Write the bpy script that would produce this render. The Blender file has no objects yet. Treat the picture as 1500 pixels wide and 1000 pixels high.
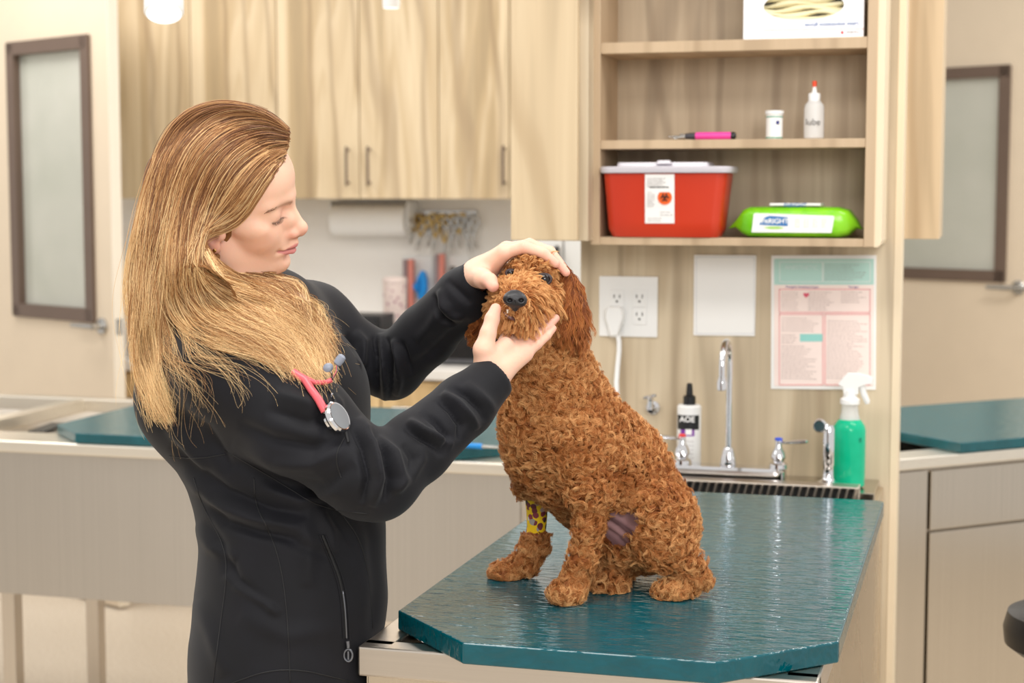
import bpy, bmesh, math, random
import numpy as np
from math import radians, pi, sin, cos, atan
from mathutils import Vector, Matrix
from mathutils.bvhtree import BVHTree

S = bpy.context.scene
COL = S.collection
rnd = random.Random(7)
RS = np.random.RandomState(11)

# ------------------------------------------------------------------ camera
FPX = 2450.0
PITCH = atan(220 / FPX)
YAW = atan(691 / math.hypot(FPX, 220))
CF = np.array([-sin(YAW) * cos(PITCH), cos(YAW) * cos(PITCH), -sin(PITCH)])
CR = np.array([cos(YAW), sin(YAW), 0.0])
CU = np.cross(CR, CF)
CC = np.array([0.0, 0.0, 1.55])
cam_d = bpy.data.cameras.new('camera')
cam = bpy.data.objects.new('camera', cam_d)
COL.objects.link(cam)
cam.location = CC
cam.rotation_euler = (pi / 2 - PITCH, 0, YAW)
cam_d.sensor_width = 36.0
cam_d.lens = 36.0 * FPX / 1500.0
cam_d.dof.use_dof = True
cam_d.dof.focus_distance = 2.40
cam_d.dof.aperture_fstop = 5.0
S.camera = cam

# ------------------------------------------------------------------ world, lights, exposure
S.view_settings.view_transform = 'Standard'
S.view_settings.look = 'None'
S.view_settings.gamma = 1.0
S.view_settings.use_curve_mapping = False
S.view_settings.exposure = 0.08
W = bpy.data.worlds.new('world')
S.world = W
W.use_nodes = True
wn = W.node_tree.nodes
wn['Background'].inputs[0].default_value = (1.0, 0.965, 0.92, 1)
wn['Background'].inputs[1].default_value = 0.78


def area(name, loc, target, sx, sy, power, color=(1, 0.97, 0.93)):
    l = bpy.data.lights.new(name, 'AREA')
    l.shape = 'RECTANGLE'
    l.size, l.size_y, l.energy, l.color = sx, sy, power, color
    o = bpy.data.objects.new(name, l)
    COL.objects.link(o)
    o.location = loc
    o.rotation_euler = (Vector(target) - Vector(loc)).to_track_quat('-Z', 'Y').to_euler()
    return o


area('overhead_area_light', (-0.9, 1.6, 2.95), (-0.9, 1.6, 0), 1.3, 0.65, 26)
area('overhead_area_light', (0.7, 2.9, 2.95), (0.7, 2.9, 0), 1.3, 0.65, 22)
area('overhead_area_light', (-2.6, 3.2, 2.95), (-2.6, 3.2, 0), 1.3, 0.65, 19)
area('overhead_area_light', (-1.2, 4.6, 2.95), (-1.2, 4.6, 0), 1.3, 0.65, 27)
area('overhead_area_light', (-3.6, 5.0, 2.95), (-3.6, 5.0, 0), 1.3, 0.65, 24)
area('overhead_area_light', (0.6, 5.4, 2.95), (0.6, 5.4, 0), 1.3, 0.65, 36)  # extra light added to brighten the right rear, not a known ceiling panel
area('overhead_area_light', (-3.3, 1.7, 2.95), (-3.3, 1.7, 0), 0.3, 1.2, 9)
area('flash_bounce_light', (1.1, -0.9, 2.6), (-0.8, 2.8, 1.0), 1.6, 1.2, 66, (1, 0.98, 0.97))


def P(px, py, d):
    return CC + (CF + CR * ((px - 750) / FPX) + CU * ((500 - py) / FPX)) * d


def HY(px, py, Y):
    r = CF + CR * ((px - 750) / FPX) + CU * ((500 - py) / FPX)
    return CC + r * (Y / r[1])


def HZ(px, py, z):
    r = CF + CR * ((px - 750) / FPX) + CU * ((500 - py) / FPX)
    return CC + r * ((z - CC[2]) / r[2])


# ------------------------------------------------------------------ materials
MATS = {}


class NT:
    def __init__(s, name):
        s.m = bpy.data.materials.new(name)
        s.m.use_nodes = True
        s.t = s.m.node_tree
        s.b = s.t.nodes['Principled BSDF']

    def n(s, t, **k):
        x = s.t.nodes.new('ShaderNode' + t)
        for a, v in k.items():
            setattr(x, a, v)
        return x

    def l(s, a, b):
        s.t.links.new(a, b)

    def coord(s, scale=(1, 1, 1), kind='Object'):
        tc = s.n('TexCoord')
        mp = s.n('Mapping')
        mp.inputs['Scale'].default_value = scale
        s.l(tc.outputs[kind], mp.inputs[0])
        return mp.outputs[0]

    def noise(s, vec, scale, detail=4, rough=0.5, dist=0.0):
        x = s.n('TexNoise')
        x.inputs['Scale'].default_value = scale
        x.inputs['Detail'].default_value = detail
        x.inputs['Roughness'].default_value = rough
        x.inputs['Distortion'].default_value = dist
        s.l(vec, x.inputs['Vector'])
        return x.outputs['Fac']

    def ramp(s, fac, stops):
        x = s.n('ValToRGB')
        e = x.color_ramp.elements
        while len(e) < len(stops):
            e.new(0.5)
        for i, (p, c) in enumerate(stops):
            e[i].position = p
            e[i].color = (*c, 1) if len(c) == 3 else c
        s.l(fac, x.inputs[0])
        return x.outputs[0]

    def mix(s, f, a, b, mode='MIX'):
        x = s.n('MixRGB', blend_type=mode)
        for k, v in ((0, f), (1, a), (2, b)):
            if isinstance(v, (int, float)):
                x.inputs[k].default_value = v
            elif isinstance(v, tuple):
                x.inputs[k].default_value = (*v, 1)
            else:
                s.l(v, x.inputs[k])
        return x.outputs[0]

    def bump(s, h, strength, dist=0.002):
        x = s.n('Bump')
        x.inputs['Strength'].default_value = strength
        x.inputs['Distance'].default_value = dist
        s.l(h, x.inputs['Height'])
        s.l(x.outputs[0], s.b.inputs['Normal'])
        return x


def lin(c):
    """sRGB 0-255 to linear"""
    return tuple(((v / 255) / 12.92 if v / 255 <= 0.04045 else ((v / 255 + 0.055) / 1.055) ** 2.4) for v in c)


def mat(name, rgb, rough=0.5, metal=0.0, **kw):
    if name in MATS:
        return MATS[name]
    q = NT(name)
    q.b.inputs['Base Color'].default_value = (*lin(rgb), 1)
    q.b.inputs['Roughness'].default_value = rough
    q.b.inputs['Metallic'].default_value = metal
    for k, v in kw.items():
        q.b.inputs[k.replace('_', ' ')].default_value = v
    MATS[name] = q.m
    return q.m


def plastic(name, rgb, rough=0.4, var=0.04, bumps=0.0):
    """plain paint / plastic with a faint mottling so it is not a flat colour"""
    if name in MATS:
        return MATS[name]
    q = NT(name)
    v = q.noise(q.coord(), 9.0, 3)
    a = lin(rgb)
    q.l(q.ramp(v, [(0.3, tuple(x * (1 - var) for x in a)), (0.7, tuple(min(1, x * (1 + var)) for x in a))]), q.b.inputs['Base Color'])
    q.b.inputs['Roughness'].default_value = rough
    if bumps:
        q.bump(q.noise(q.coord(), 400, 2), bumps, 0.0005)
    MATS[name] = q.m
    return q.m


def wood(name, light, midc, dark, off=0.0, board=0.2):
    """vertical-grained laminate: stretched noise, board-to-board tone, a few knots"""
    if name in MATS:
        return MATS[name]
    q = NT(name)
    tc = q.n('TexCoord')
    mp = q.n('Mapping')
    mp.inputs['Location'].default_value = (off, off * 0.3, off * 0.7)
    q.l(tc.outputs['Object'], mp.inputs[0])
    v = mp.outputs[0]
    # slow warp of the grain around knots
    sc = q.n('Mapping')
    sc.inputs['Scale'].default_value = (5.2, 5.2, 0.42)
    q.l(v, sc.inputs[0])
    big = q.noise(sc.outputs[0], 1.6, 3, 0.5, 0.9)
    sc2 = q.n('Mapping')
    sc2.inputs['Scale'].default_value = (60, 60, 1.6)
    q.l(v, sc2.inputs[0])
    fine = q.noise(sc2.outputs[0], 1.7, 5, 0.6, 0.25)
    sc3 = q.n('Mapping')
    sc3.inputs['Scale'].default_value = (5.0, 5.0, 1.1)
    q.l(v, sc3.inputs[0])
    wv = q.n('TexWave', wave_type='RINGS', rings_direction='Y')
    wv.inputs['Scale'].default_value = 0.42
    wv.inputs['Distortion'].default_value = 9.0
    wv.inputs['Detail'].default_value = 3
    wv.inputs['Detail Scale'].default_value = 1.2
    q.l(sc3.outputs[0], wv.inputs[0])
    base = q.ramp(big, [(0.34, tuple(x * .70 for x in midc)), (0.43, midc), (0.50, light), (0.60, tuple((a + b) / 2 for a, b in zip(light, midc))), (0.70, tuple(x * .74 for x in midc))])
    base = q.mix(q.ramp(fine, [(0.42, (0, 0, 0)), (0.75, (0.55, 0.55, 0.55))]), base, midc)
    rings = q.ramp(wv.outputs['Fac'], [(0.0, (0.62, 0.62, 0.62)), (0.10, (0.12, 0.12, 0.12)), (0.22, (0.0, 0.0, 0.0))])
    base = q.mix(rings, base, dark)
    # board tone along x
    sb = q.n('Mapping')
    sb.inputs['Scale'].default_value = (1 / board, 0, 0)
    q.l(v, sb.inputs[0])
    fl = q.n('VectorMath', operation='FLOOR')
    q.l(sb.outputs[0], fl.inputs[0])
    wnz = q.n('TexWhiteNoise')
    q.l(fl.outputs[0], wnz.inputs['Vector'])
    base = q.mix(0.38, base, q.ramp(wnz.outputs['Value'], [(0, tuple(x * 0.8 for x in midc)), (1, light)]))
    # knots
    vo = q.n('TexVoronoi')
    vo.inputs['Scale'].default_value = 2.6
    mk = q.n('Mapping')
    mk.inputs['Scale'].default_value = (1.0, 1.0, 0.55)
    q.l(v, mk.inputs[0])
    q.l(mk.outputs[0], vo.inputs['Vector'])
    kn = q.ramp(vo.outputs['Distance'], [(0.0, (0.7, 0.7, 0.7)), (0.06, (0.45, 0.45, 0.45)), (0.12, (0, 0, 0))])
    base = q.mix(kn, base, dark)
    q.l(base, q.b.inputs['Base Color'])
    q.b.inputs['Roughness'].default_value = 0.5
    q.bump(fine, 0.12, 0.001)
    MATS[name] = q.m
    return q.m


def steel(name, rgb=(205, 200, 192), rough=0.28, aniso=0.6, along='x'):
    if name in MATS:
        return MATS[name]
    q = NT(name)
    q.b.inputs['Metallic'].default_value = 1.0
    sc = {'x': (1.5, 60, 300), 'z': (300, 300, 1.5), 'y': (300, 1.5, 300)}[along]
    v = q.noise(q.coord(sc), 1.0, 4)
    w = q.noise(q.coord(), 3.0, 2)
    a = lin(rgb)
    q.l(q.ramp(v, [(0.3, tuple(x * 0.93 for x in a)), (0.7, a)]), q.b.inputs['Base Color'])
    m = q.n('MapRange')
    m.inputs['To Min'].default_value = rough * 0.8
    m.inputs['To Max'].default_value = rough * 1.25
    q.l(w, m.inputs[0])
    q.l(m.outputs[0], q.b.inputs['Roughness'])
    q.b.inputs['Anisotropic'].default_value = aniso
    q.bump(v, 0.03, 0.0005)
    MATS[name] = q.m
    return q.m


M_CHROME = mat('chrome', (225, 225, 228), 0.07, 1.0)
M_WHITE = plastic('white_plastic', (240, 240, 238), 0.35, 0.01)
M_BLACK = plastic('black_plastic', (22, 22, 24), 0.35, 0.05)
M_WALL = plastic('wall_paint', (246, 243, 238), 0.7, 0.01)
M_DOOR = plastic('door_paint', (221, 204, 180), 0.5, 0.015)
M_DOORE = plastic('door_edge', (238, 228, 210), 0.5, 0.01)
M_BROWN = plastic('bronze_frame', (104, 86, 74), 0.45, 0.04)
M_WOODU = wood('cabinet_wood', lin((240, 222, 190)), lin((208, 184, 148)), lin((150, 122, 90)), 0.0, 0.11)
M_WOODP = wood('panel_wood', lin((220, 204, 176)), lin((194, 174, 144)), lin((134, 112, 86)), 3.3, 0.16)
M_WOODE = wood('edge_wood', lin((203, 178, 146)), lin((190, 164, 132)), lin((160, 135, 105)), 5.1, 0.5)
M_WOODL = plastic('light_edge_band', (232, 214, 184), 0.5, 0.02)
M_STEEL = steel('brushed_steel', (210, 200, 188), 0.33, 0.5, 'x')
M_STEELZ = steel('brushed_steel_upright', (205, 195, 183), 0.3, 0.4, 'z')
M_TAG = plastic('paper', (244, 243, 240), 0.6, 0.01)
M_INK = plastic('grey_ink', (150, 140, 138), 0.7, 0.02)


# ------------------------------------------------------------------ mesh helpers
def link(name, me, m=None, parent=None, smooth=False, origin=None):
    o = bpy.data.objects.new(name, me)
    COL.objects.link(o)
    if m is not None:
        for x in (m if isinstance(m, (list, tuple)) else [m]):
            me.materials.append(x)
    if origin is not None:
        me.transform(Matrix.Translation(-Vector(origin)))
        o.location = origin
    if parent is not None:
        o.parent = parent
        o.matrix_parent_inverse = Matrix.Identity(4)
        o.location = Vector(o.location) - world_loc(parent)
        o['_w'] = tuple(Vector(o.location) + world_loc(parent))
    else:
        o['_w'] = tuple(o.location)
    if smooth:
        me.shade_smooth()
    return o


def world_loc(o):
    return Vector(o['_w']) if '_w' in o else Vector(o.location)


def thing(name, label, cat, loc=(0, 0, 0), group=None):
    o = bpy.data.objects.new(name, None)
    COL.objects.link(o)
    o.empty_display_size = 0.05
    o.location = Vector(loc)
    o['_w'] = tuple(Vector(loc))
    return tag(o, label, cat, group)


def tag(o, label, cat, group=None, kind=None):
    o['label'] = label
    o['category'] = cat
    if group:
        o['group'] = group
    if kind:
        o['kind'] = kind
    return o


def struct(o):
    o['kind'] = 'structure'
    return o


class G:
    """collects geometry in world coordinates"""

    def __init__(s):
        s.v, s.f, s.mi = [], [], []

    def add(s, v, f, mi=0):
        b = len(s.v)
        s.v += [tuple(float(c) for c in x) for x in v]
        s.f += [tuple(i + b for i in x) for x in f]
        s.mi += [mi] * len(f)
        return s

    def box(s, lo, hi, bev=0.0, rot=None, piv=None, mi=0, seg=2):
        bm = bmesh.new()
        bmesh.ops.create_cube(bm, size=1)
        lo, hi = Vector(lo), Vector(hi)
        c, d = (lo + hi) / 2, hi - lo
        for v in bm.verts:
            v.co = Vector((v.co.x * d.x, v.co.y * d.y, v.co.z * d.z)) + c
        if bev:
            bmesh.ops.bevel(bm, geom=list(bm.edges), offset=bev, segments=seg, profile=0.5, affect='EDGES')
        return s.bm(bm, rot, piv, mi)

    def bm(s, bm, rot=None, piv=None, mi=0):
        if rot is not None:
            pv = Vector(piv)
            for v in bm.verts:
                v.co = rot @ (v.co - pv) + pv
        bm.verts.index_update()
        s.add([v.co[:] for v in bm.verts], [[v.index for v in f.verts] for f in bm.faces], mi)
        bm.free()
        return s

    def tube(s, pts, r, n=12, cap=True, mi=0, flat=1.0, up=None):
        pts = [Vector(p) for p in pts]
        m = len(pts)
        rr = r if isinstance(r, (list, tuple)) else [r] * m
        v, f = [], []
        pn = None
        for i, p in enumerate(pts):
            t = (pts[min(i + 1, m - 1)] - pts[max(i - 1, 0)]).normalized()
            if pn is None:
                a = Vector(up) if up is not None else (Vector((0, 0, 1)) if abs(t.z) < 0.9 else Vector((1, 0, 0)))
                pn = (a - t * a.dot(t)).normalized()
            else:
                pn = (pn - t * pn.dot(t)).normalized()
            bn = t.cross(pn)
            for k in range(n):
                a = 2 * pi * k / n
                v.append(p + pn * (cos(a) * rr[i]) * flat + bn * (sin(a) * rr[i]))
        for i in range(m - 1):
            for k in range(n):
                k2 = (k + 1) % n
                f.append((i * n + k, i * n + k2, (i + 1) * n + k2, (i + 1) * n + k))
        if cap:
            f.append(tuple(range(n - 1, -1, -1)))
            f.append(tuple((m - 1) * n + k for k in range(n)))
        return s.add(v, f, mi)

    def lathe(s, c, prof, n=28, axis=(0, 0, 1), mi=0, cap=True):
        """prof: list of (radius, height along the axis)"""
        ax = Vector(axis).normalized()
        a = Vector((1, 0, 0)) if abs(ax.x) < 0.9 else Vector((0, 1, 0))
        u = (a - ax * a.dot(ax)).normalized()
        w = ax.cross(u)
        c = Vector(c)
        v, f = [], []
        for r, h in prof:
            for k in range(n):
                t = 2 * pi * k / n
                v.append(c + ax * h + u * (cos(t) * max(r, 1e-5)) + w * (sin(t) * max(r, 1e-5)))
        for i in range(len(prof) - 1):
            for k in range(n):
                k2 = (k + 1) % n
                f.append((i * n + k, i * n + k2, (i + 1) * n + k2, (i + 1) * n + k))
        if cap:
            f.append(tuple(range(n - 1, -1, -1)))
            f.append(tuple((len(prof) - 1) * n + k for k in range(n)))
        return s.add(v, f, mi)

    def prism(s, pts, d, mi=0):
        """extrude polygon pts (3-D, planar) by vector d"""
        pts = [Vector(p) for p in pts]
        d = Vector(d)
        n = len(pts)
        f = [tuple(range(n - 1, -1, -1)), tuple(n + i for i in range(n))]
        for i in range(n):
            j = (i + 1) % n
            f.append((i, j, n + j, n + i))
        return s.add(pts + [p + d for p in pts], f, mi)

    def obj(s, name, m, parent=None, smooth=False, origin=None, bev=0.0, seg=2, autos=True):
        me = bpy.data.meshes.new(name)
        me.from_pydata(s.v, [], s.f)
        if len(set(s.mi)) > 1:
            me.polygons.foreach_set('material_index', s.mi)
        bm = bmesh.new()
        bm.from_mesh(me)
        bmesh.ops.recalc_face_normals(bm, faces=bm.faces)
        if bev:
            eg = [e for e in bm.edges if len(e.link_faces) == 2 and e.calc_face_angle(0) > 0.6]
            bmesh.ops.bevel(bm, geom=eg, offset=bev, segments=seg, profile=0.5, affect='EDGES', clamp_overlap=True)
        bm.to_mesh(me)
        bm.free()
        if origin is None:
            a = np.array([v.co for v in me.vertices])
            origin = Vector(((a[:, 0].min() + a[:, 0].max()) / 2, (a[:, 1].min() + a[:, 1].max()) / 2, a[:, 2].min()))
        o = link(name, me, m, parent, smooth, origin)
        if smooth and autos:
            me.shade_smooth()
            try:
                me.set_sharp_from_angle(angle=radians(38))
            except Exception:
                pass
        return o


_FONT_TMP = []


def text_mesh(body, size, m, parent, pos, right, up, name='lettering', extrude=0.0003, align='CENTER', bold=0.0, squash=1.0):
    """lettering as real thin mesh: right/up are world unit vectors of the writing plane"""
    c = bpy.data.curves.new('tmp_text', 'FONT')
    c.body = body
    c.size = size
    c.extrude = extrude
    c.offset = bold
    c.align_x = align
    c.align_y = 'CENTER'
    o = bpy.data.objects.new('tmp_text', c)
    COL.objects.link(o)
    dg = bpy.context.evaluated_depsgraph_get()
    me = bpy.data.meshes.new_from_object(o.evaluated_get(dg))
    bpy.data.objects.remove(o)
    bpy.data.curves.remove(c)
    right, up = Vector(right).normalized(), Vector(up).normalized()
    nn = right.cross(up)
    M = Matrix((right * squash, up, nn)).transposed().to_4x4()
    me.transform(M)
    me.name = name
    return link(name, me, m, parent, False) if parent is None else _place(link(name, me, m), parent, pos)


def _place(o, parent, pos):
    o.parent = parent
    o.location = Vector(pos) - world_loc(parent)
    o['_w'] = tuple(Vector(pos))
    return o


def dashes(g, org, right, up, nrm, w, rows, pitch, h, rs, fill=0.8, t=0.0003, seglen=(0.004, 0.013)):
    """rows of small blurred-word strokes lying on a sheet"""
    right, up, nrm = Vector(right), Vector(up), Vector(nrm)
    for r in range(rows):
        x = 0.0
        lim = w * rs.uniform(fill * 0.7, 1.0)
        while x < lim:
            L = min(rs.uniform(*seglen), w - x)
            if L < 0.001:
                break
            a = Vector(org) + right * x - up * (r * pitch)
            g.prism([a, a + right * L, a + right * L + up * h, a + up * h], nrm * t)
            x += L + pitch * 0.35


# ================================================================== THE SETTING
BACK = 6.35
q = NT('floor_terrazzo')
v1 = q.noise(q.coord(), 160, 3, 0.7)
v2 = q.noise(q.coord(), 60, 4, 0.7)
c1 = q.ramp(v1, [(0.38, lin((176, 160, 140))), (0.5, lin((214, 202, 184))), (0.64, lin((232, 223, 208)))])
c1 = q.mix(q.ramp(v2, [(0.5, (0, 0, 0)), (0.7, (0.5, 0.5, 0.5))]), c1, lin((196, 180, 158)))
q.l(c1, q.b.inputs['Base Color'])
q.b.inputs['Roughness'].default_value = 0.45
M_FLOOR = q.m
struct(G().box((-7, -1.5, -0.1), (3.4, 9.2, 0)).obj('floor', M_FLOOR))
struct(G().box((-7, BACK, 0), (-0.35, BACK + 0.12, 3.0)).obj('wall_back', M_WALL))
struct(G().box((-7, 8.6, 0), (3.4, 8.75, 3.0)).obj('wall_rear', M_WALL))


def door(name, px, d, heading, side_px, win, hand, label_dir):
    """a part-open flush door with a bronze-framed glass lite. win: lite rectangle along the door (u0,u1,z0,z1)"""
    base = Vector(P(px, 475, d))
    base.z = 0
    u = Vector((-sin(radians(heading)), cos(radians(heading)), 0))   # away along the door leaf from its latch edge
    n = Vector((-u.y, u.x, 0))
    if n.y > 0:
        n = -n                                                        # faces the room
    H = 2.40
    T = 0.045

    def q3(a, z, t=0.0):
        return base + u * a + Vector((0, 0, z)) + n * t
    W_ = 1.0
    u0, u1, z0, z1 = win
    g = G()

    def slab(a0, a1, b0, b1, t0, t1):
        return g.prism([q3(a0, b0, t0), q3(a1, b0, t0), q3(a1, b1, t0), q3(a0, b1, t0)], n * (t1 - t0))
    slab(0, W_, 0.01, z0, -T, 0)
    slab(0, W_, z1, H, -T, 0)
    slab(0, u0, z0, z1, -T, 0)
    slab(u1, W_, z0, z1, -T, 0)
    o = struct(g.obj(name, M_DOOR))
    ge = G()
    ge.prism([q3(-0.003, 0.01, -T), q3(0, 0.01, -T), q3(0, H, -T), q3(-0.003, H, -T)], n * T)
    ge.obj('door_edge', M_DOORE, o)
    fr = G()
    B = 0.045
    for t0, t1 in ((0.0, 0.014),):
        for a0, a1, b0, b1 in ((u0 - 0.005, u0 + B, z0, z1), (u1 - B, u1 + 0.005, z0, z1), (u0, u1, z0 - 0.005, z0 + B), (u0, u1, z1 - B, z1 + 0.005)):
            fr.prism([q3(a0, b0, -T - 0.005), q3(a1, b0, -T - 0.005), q3(a1, b1, -T - 0.005), q3(a0, b1, -T - 0.005)], n * (T + 0.005 + t1))
    fr.obj('window_frame', M_BROWN, o)
    gl = G()
    gl.prism([q3(u0 + B, z0 + B, -T * 0.5), q3(u1 - B, z0 + B, -T * 0.5), q3(u1 - B, z1 - B, -T * 0.5), q3(u0 + B, z1 - B, -T * 0.5)], n * 0.006)
    gl.obj('pane', M_GLASSF, o)
    # lever handle
    hz_ = hand
    h = G()
    c = q3(0.065, hz_)
    h.lathe(c, [(0.031, 0), (0.031, 0.008), (0.026, 0.012)], 24, n)
    h.tube([c, c + n * 0.05], 0.011)
    h.tube([c + n * 0.05 - u * 0.005, c + n * 0.052 + u * 0.05, c + n * 0.05 + u * 0.125], [0.011, 0.010, 0.008], 12)
    h.obj('door_handle', M_SATIN, o, smooth=True)
    lp = G()
    lp.prism([q3(-0.005, hz_ - 0.03, -T * 0.8), q3(-0.003, hz_ - 0.03, -T * 0.8), q3(-0.003, hz_ + 0.03, -T * 0.8), q3(-0.005, hz_ + 0.03, -T * 0.8)], n * (T * 0.6))
    lp.obj('latch_plate', M_SATIN, o)
    return o


M_SATIN = mat('satin_nickel', (190, 188, 184), 0.25, 1.0)
q = NT('frosted_glass')
q.l(q.ramp(q.noise(q.coord(), 3, 2), [(0.3, lin((206, 208, 196))), (0.7, lin((222, 222, 212)))]), q.b.inputs['Base Color'])
q.b.inputs['Roughness'].default_value = 0.12
q.b.inputs['Transmission Weight'].default_value = 0.35
q.b.inputs['IOR'].default_value = 1.3
M_GLASSF = q.m
door('door_1', 166, 6.12, 64, 0, (0.11, 0.645, 1.07, 2.115), 1.055, 1)
door('door_2', 1512, 7.1, 62, 0, (0.13, 0.85, 1.165, 2.08), 1.14, 1)
# jamb strip and wall beyond the left door

# ---- upper cabinets on the back wall
GB = 'wall cabinets over the back counter'


def cabinet_door(g, x0, x1, y, z0, z1, t=0.02):
    g.box((x0, y - t, z0), (x1, y, z1), 0.0015)


seams_px = [(-260, 40), (40, 178), (178, 285), (285, 410), (410, 529), (529, 645), (645, 748), (748, 870)]
units = [((178, 285, 410), 'light wood wall cabinet nearest the open cream door', (270, 300)),
         ((410, 529.5, 645), 'light wood wall cabinet above the paper towel roll, paired slim pulls', (514, 545)),
         ((645, 748, 852), 'light wood wall cabinet above the hanging scissors', (742, 757))]
YU = 6.02
for (a, m_, b), lab, pulls in units:
    xa, xm, xb = (HY(p, 250, YU)[0] for p in (a, m_, b))
    base = (xa + xb) / 2, (YU + BACK) / 2, 1.52
    t = thing('wall_cabinet', lab, 'cabinet', base, GB)
    zb = HY(500, 291, YU)[2]
    G().box((xa + .002, YU, zb), (xb - .002, BACK - 0.002, 2.75), 0.001).obj('body', M_WOODU, t)
    for i, (c0, c1) in enumerate(((xa, xm), (xm, xb))):
        d = G().box((c0 + .002, YU - .02, zb), (c1 - .002, YU - 0.001, 2.72), 0.0015).obj('door', wood('cabinet_wood_%d' % (i + int(a) % 3), lin((232, 212, 178)), lin((198, 172, 132)), lin((134, 106, 76)), a * 0.031 + i * 2.7, 0.10), t)
        if pulls:
            hx = HY(pulls[i], 250, YU)[0]
            z1, z0 = HY(500, 215, YU)[2], HY(500, 272, YU)[2]
            g = G()
            y = YU - .02
            g.tube([(hx, y, z0 + .012), (hx, y - .028, z0 + .012)], 0.004, 8)
            g.tube([(hx, y, z1 - .012), (hx, y - .028, z1 - .012)], 0.004, 8)
            g.tube([(hx, y - .028, z0), (hx, y - .028, z1)], 0.005, 8)
            g.obj('handle', M_BROWN, d, smooth=True)

# ---- base cabinets and counter at the back
M_BASE = wood('base_cabinet_wood', lin((226, 198, 150)), lin((210, 178, 128)), lin((165, 132, 90)), 7.7, 0.3)
YB = 5.78
xs = [HY(p, 500, YB)[0] for p in (172, 340, 560, 752)]
labs = ['light wood base cabinet under the counter beside the open door', 'light wood base cabinet under the counter behind the woman', 'light wood base cabinet under the counter behind the dog']
for i in range(3):
    t = thing('base_cabinet', labs[i], 'cabinet', ((xs[i] + xs[i + 1]) / 2, 6.05, 0), 'base cabinets under the back counter')
    G().box((xs[i], YB, 0.1), (xs[i + 1] - .002, BACK - .003, 0.86)).obj('body', M_BASE, t)
    G().box((xs[i] + .03, YB + .06, 0.0), (xs[i + 1] - .03, BACK - .003, 0.1)).obj('toe_kick', M_BLACK, t)
    xm = (xs[i] + xs[i + 1]) / 2
    for a, b in ((xs[i], xm), (xm, xs[i + 1])):
        d = G().box((a + .003, YB - .02, .12), (b - .004, YB - .001, .66), .002).obj('door', M_BASE, t)
        G().tube([((a + b) / 2 - .07, YB - .045, .62), ((a + b) / 2 + .07, YB - .045, .62)], .005, 8).obj('handle', M_SATIN, d)
        d = G().box((a + .003, YB - .02, .67), (b - .004, YB - .001, .855), .002).obj('drawer', M_BASE, t)
        G().tube([((a + b) / 2 - .07, YB - .045, .76), ((a + b) / 2 + .07, YB - .045, .76)], .005, 8).obj('handle', M_SATIN, d)
M_COUNTER = plastic('white_counter', (232, 228, 222), 0.3, 0.02)
tag(G().box((xs[0], YB - .04, .865), (xs[-1], BACK - .001, .905), .004).obj('countertop', M_COUNTER), 'long pale countertop along the white back wall', 'countertop')

# paper towel roll and holder
yt = BACK - 0.09
a, b = Vector(HY(490, 322, yt)), Vector(HY(597, 322, yt))
b.z = a.z
b.y = a.y
t = thing('paper_towel_holder', 'white paper towel roll on a wall holder under the cabinets', 'paper towel', ((a.x + b.x) / 2, yt, a.z - .06))
g = G().lathe(a, [(0.018, 0), (0.062, 0), (0.062, (b - a).length), (0.018, (b - a).length)], 40, (1, 0, 0))
g.obj('towel_roll', M_TAG, t, smooth=True)
for x_ in (a.x - .012, b.x + .004):
    G().box((x_, yt - .03, a.z - .03), (x_ + .008, BACK - .002, a.z + .075), .003).obj('bracket', M_WHITE, t)
G().lathe(a - Vector((.016, 0, 0)), [(0.012, 0), (0.012, (b - a).length + .032)], 16, (1, 0, 0)).obj('spindle', M_SATIN, t, smooth=True)

# scissors and clamps hanging from a wall rail
ys = BACK - 0.03
r0, r1 = Vector(HY(603, 312, ys)), Vector(HY(697, 312, ys))
tag(G().box((r0.x, BACK - .016, r0.z - .008), (r1.x, BACK - .001, r0.z + .012), .002).obj('wall_rail', M_SATIN), 'steel rail on the white wall carrying scissors and clamps', 'rail')


def forceps_geo(c, L, ang, sp):
    """a pair of scissors / clamp hanging by its bows, c = hanging point"""
    g = G()
    dn = Vector((sin(ang), 0, -cos(ang)))
    sd = Vector((cos(ang), 0, sin(ang)))
    bl = G()
    for s_ in (-1, 1):
        ringc = c + dn * 0.022 + sd * (s_ * 0.019)
        pts = [ringc + sd * (cos(t) * 0.014) + dn * (sin(t) * 0.019) for t in np.linspace(0, 2 * pi, 15)]
        g.tube(pts, 0.0055, 6)
        piv = c + dn * (L * 0.58)
        g.tube([ringc + dn * 0.018 - sd * s_ * .004, ringc * 0.4 + piv * 0.6 + sd * s_ * 0.004, piv], [0.0055, .005, .006], 6)
        bl.tube([piv, c + dn * (L * 0.8) + sd * (-s_ * sp * 0.6), c + dn * L + sd * (-s_ * sp)], [0.008, 0.007, 0.002], 6, flat=0.5)
    return g, bl


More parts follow.
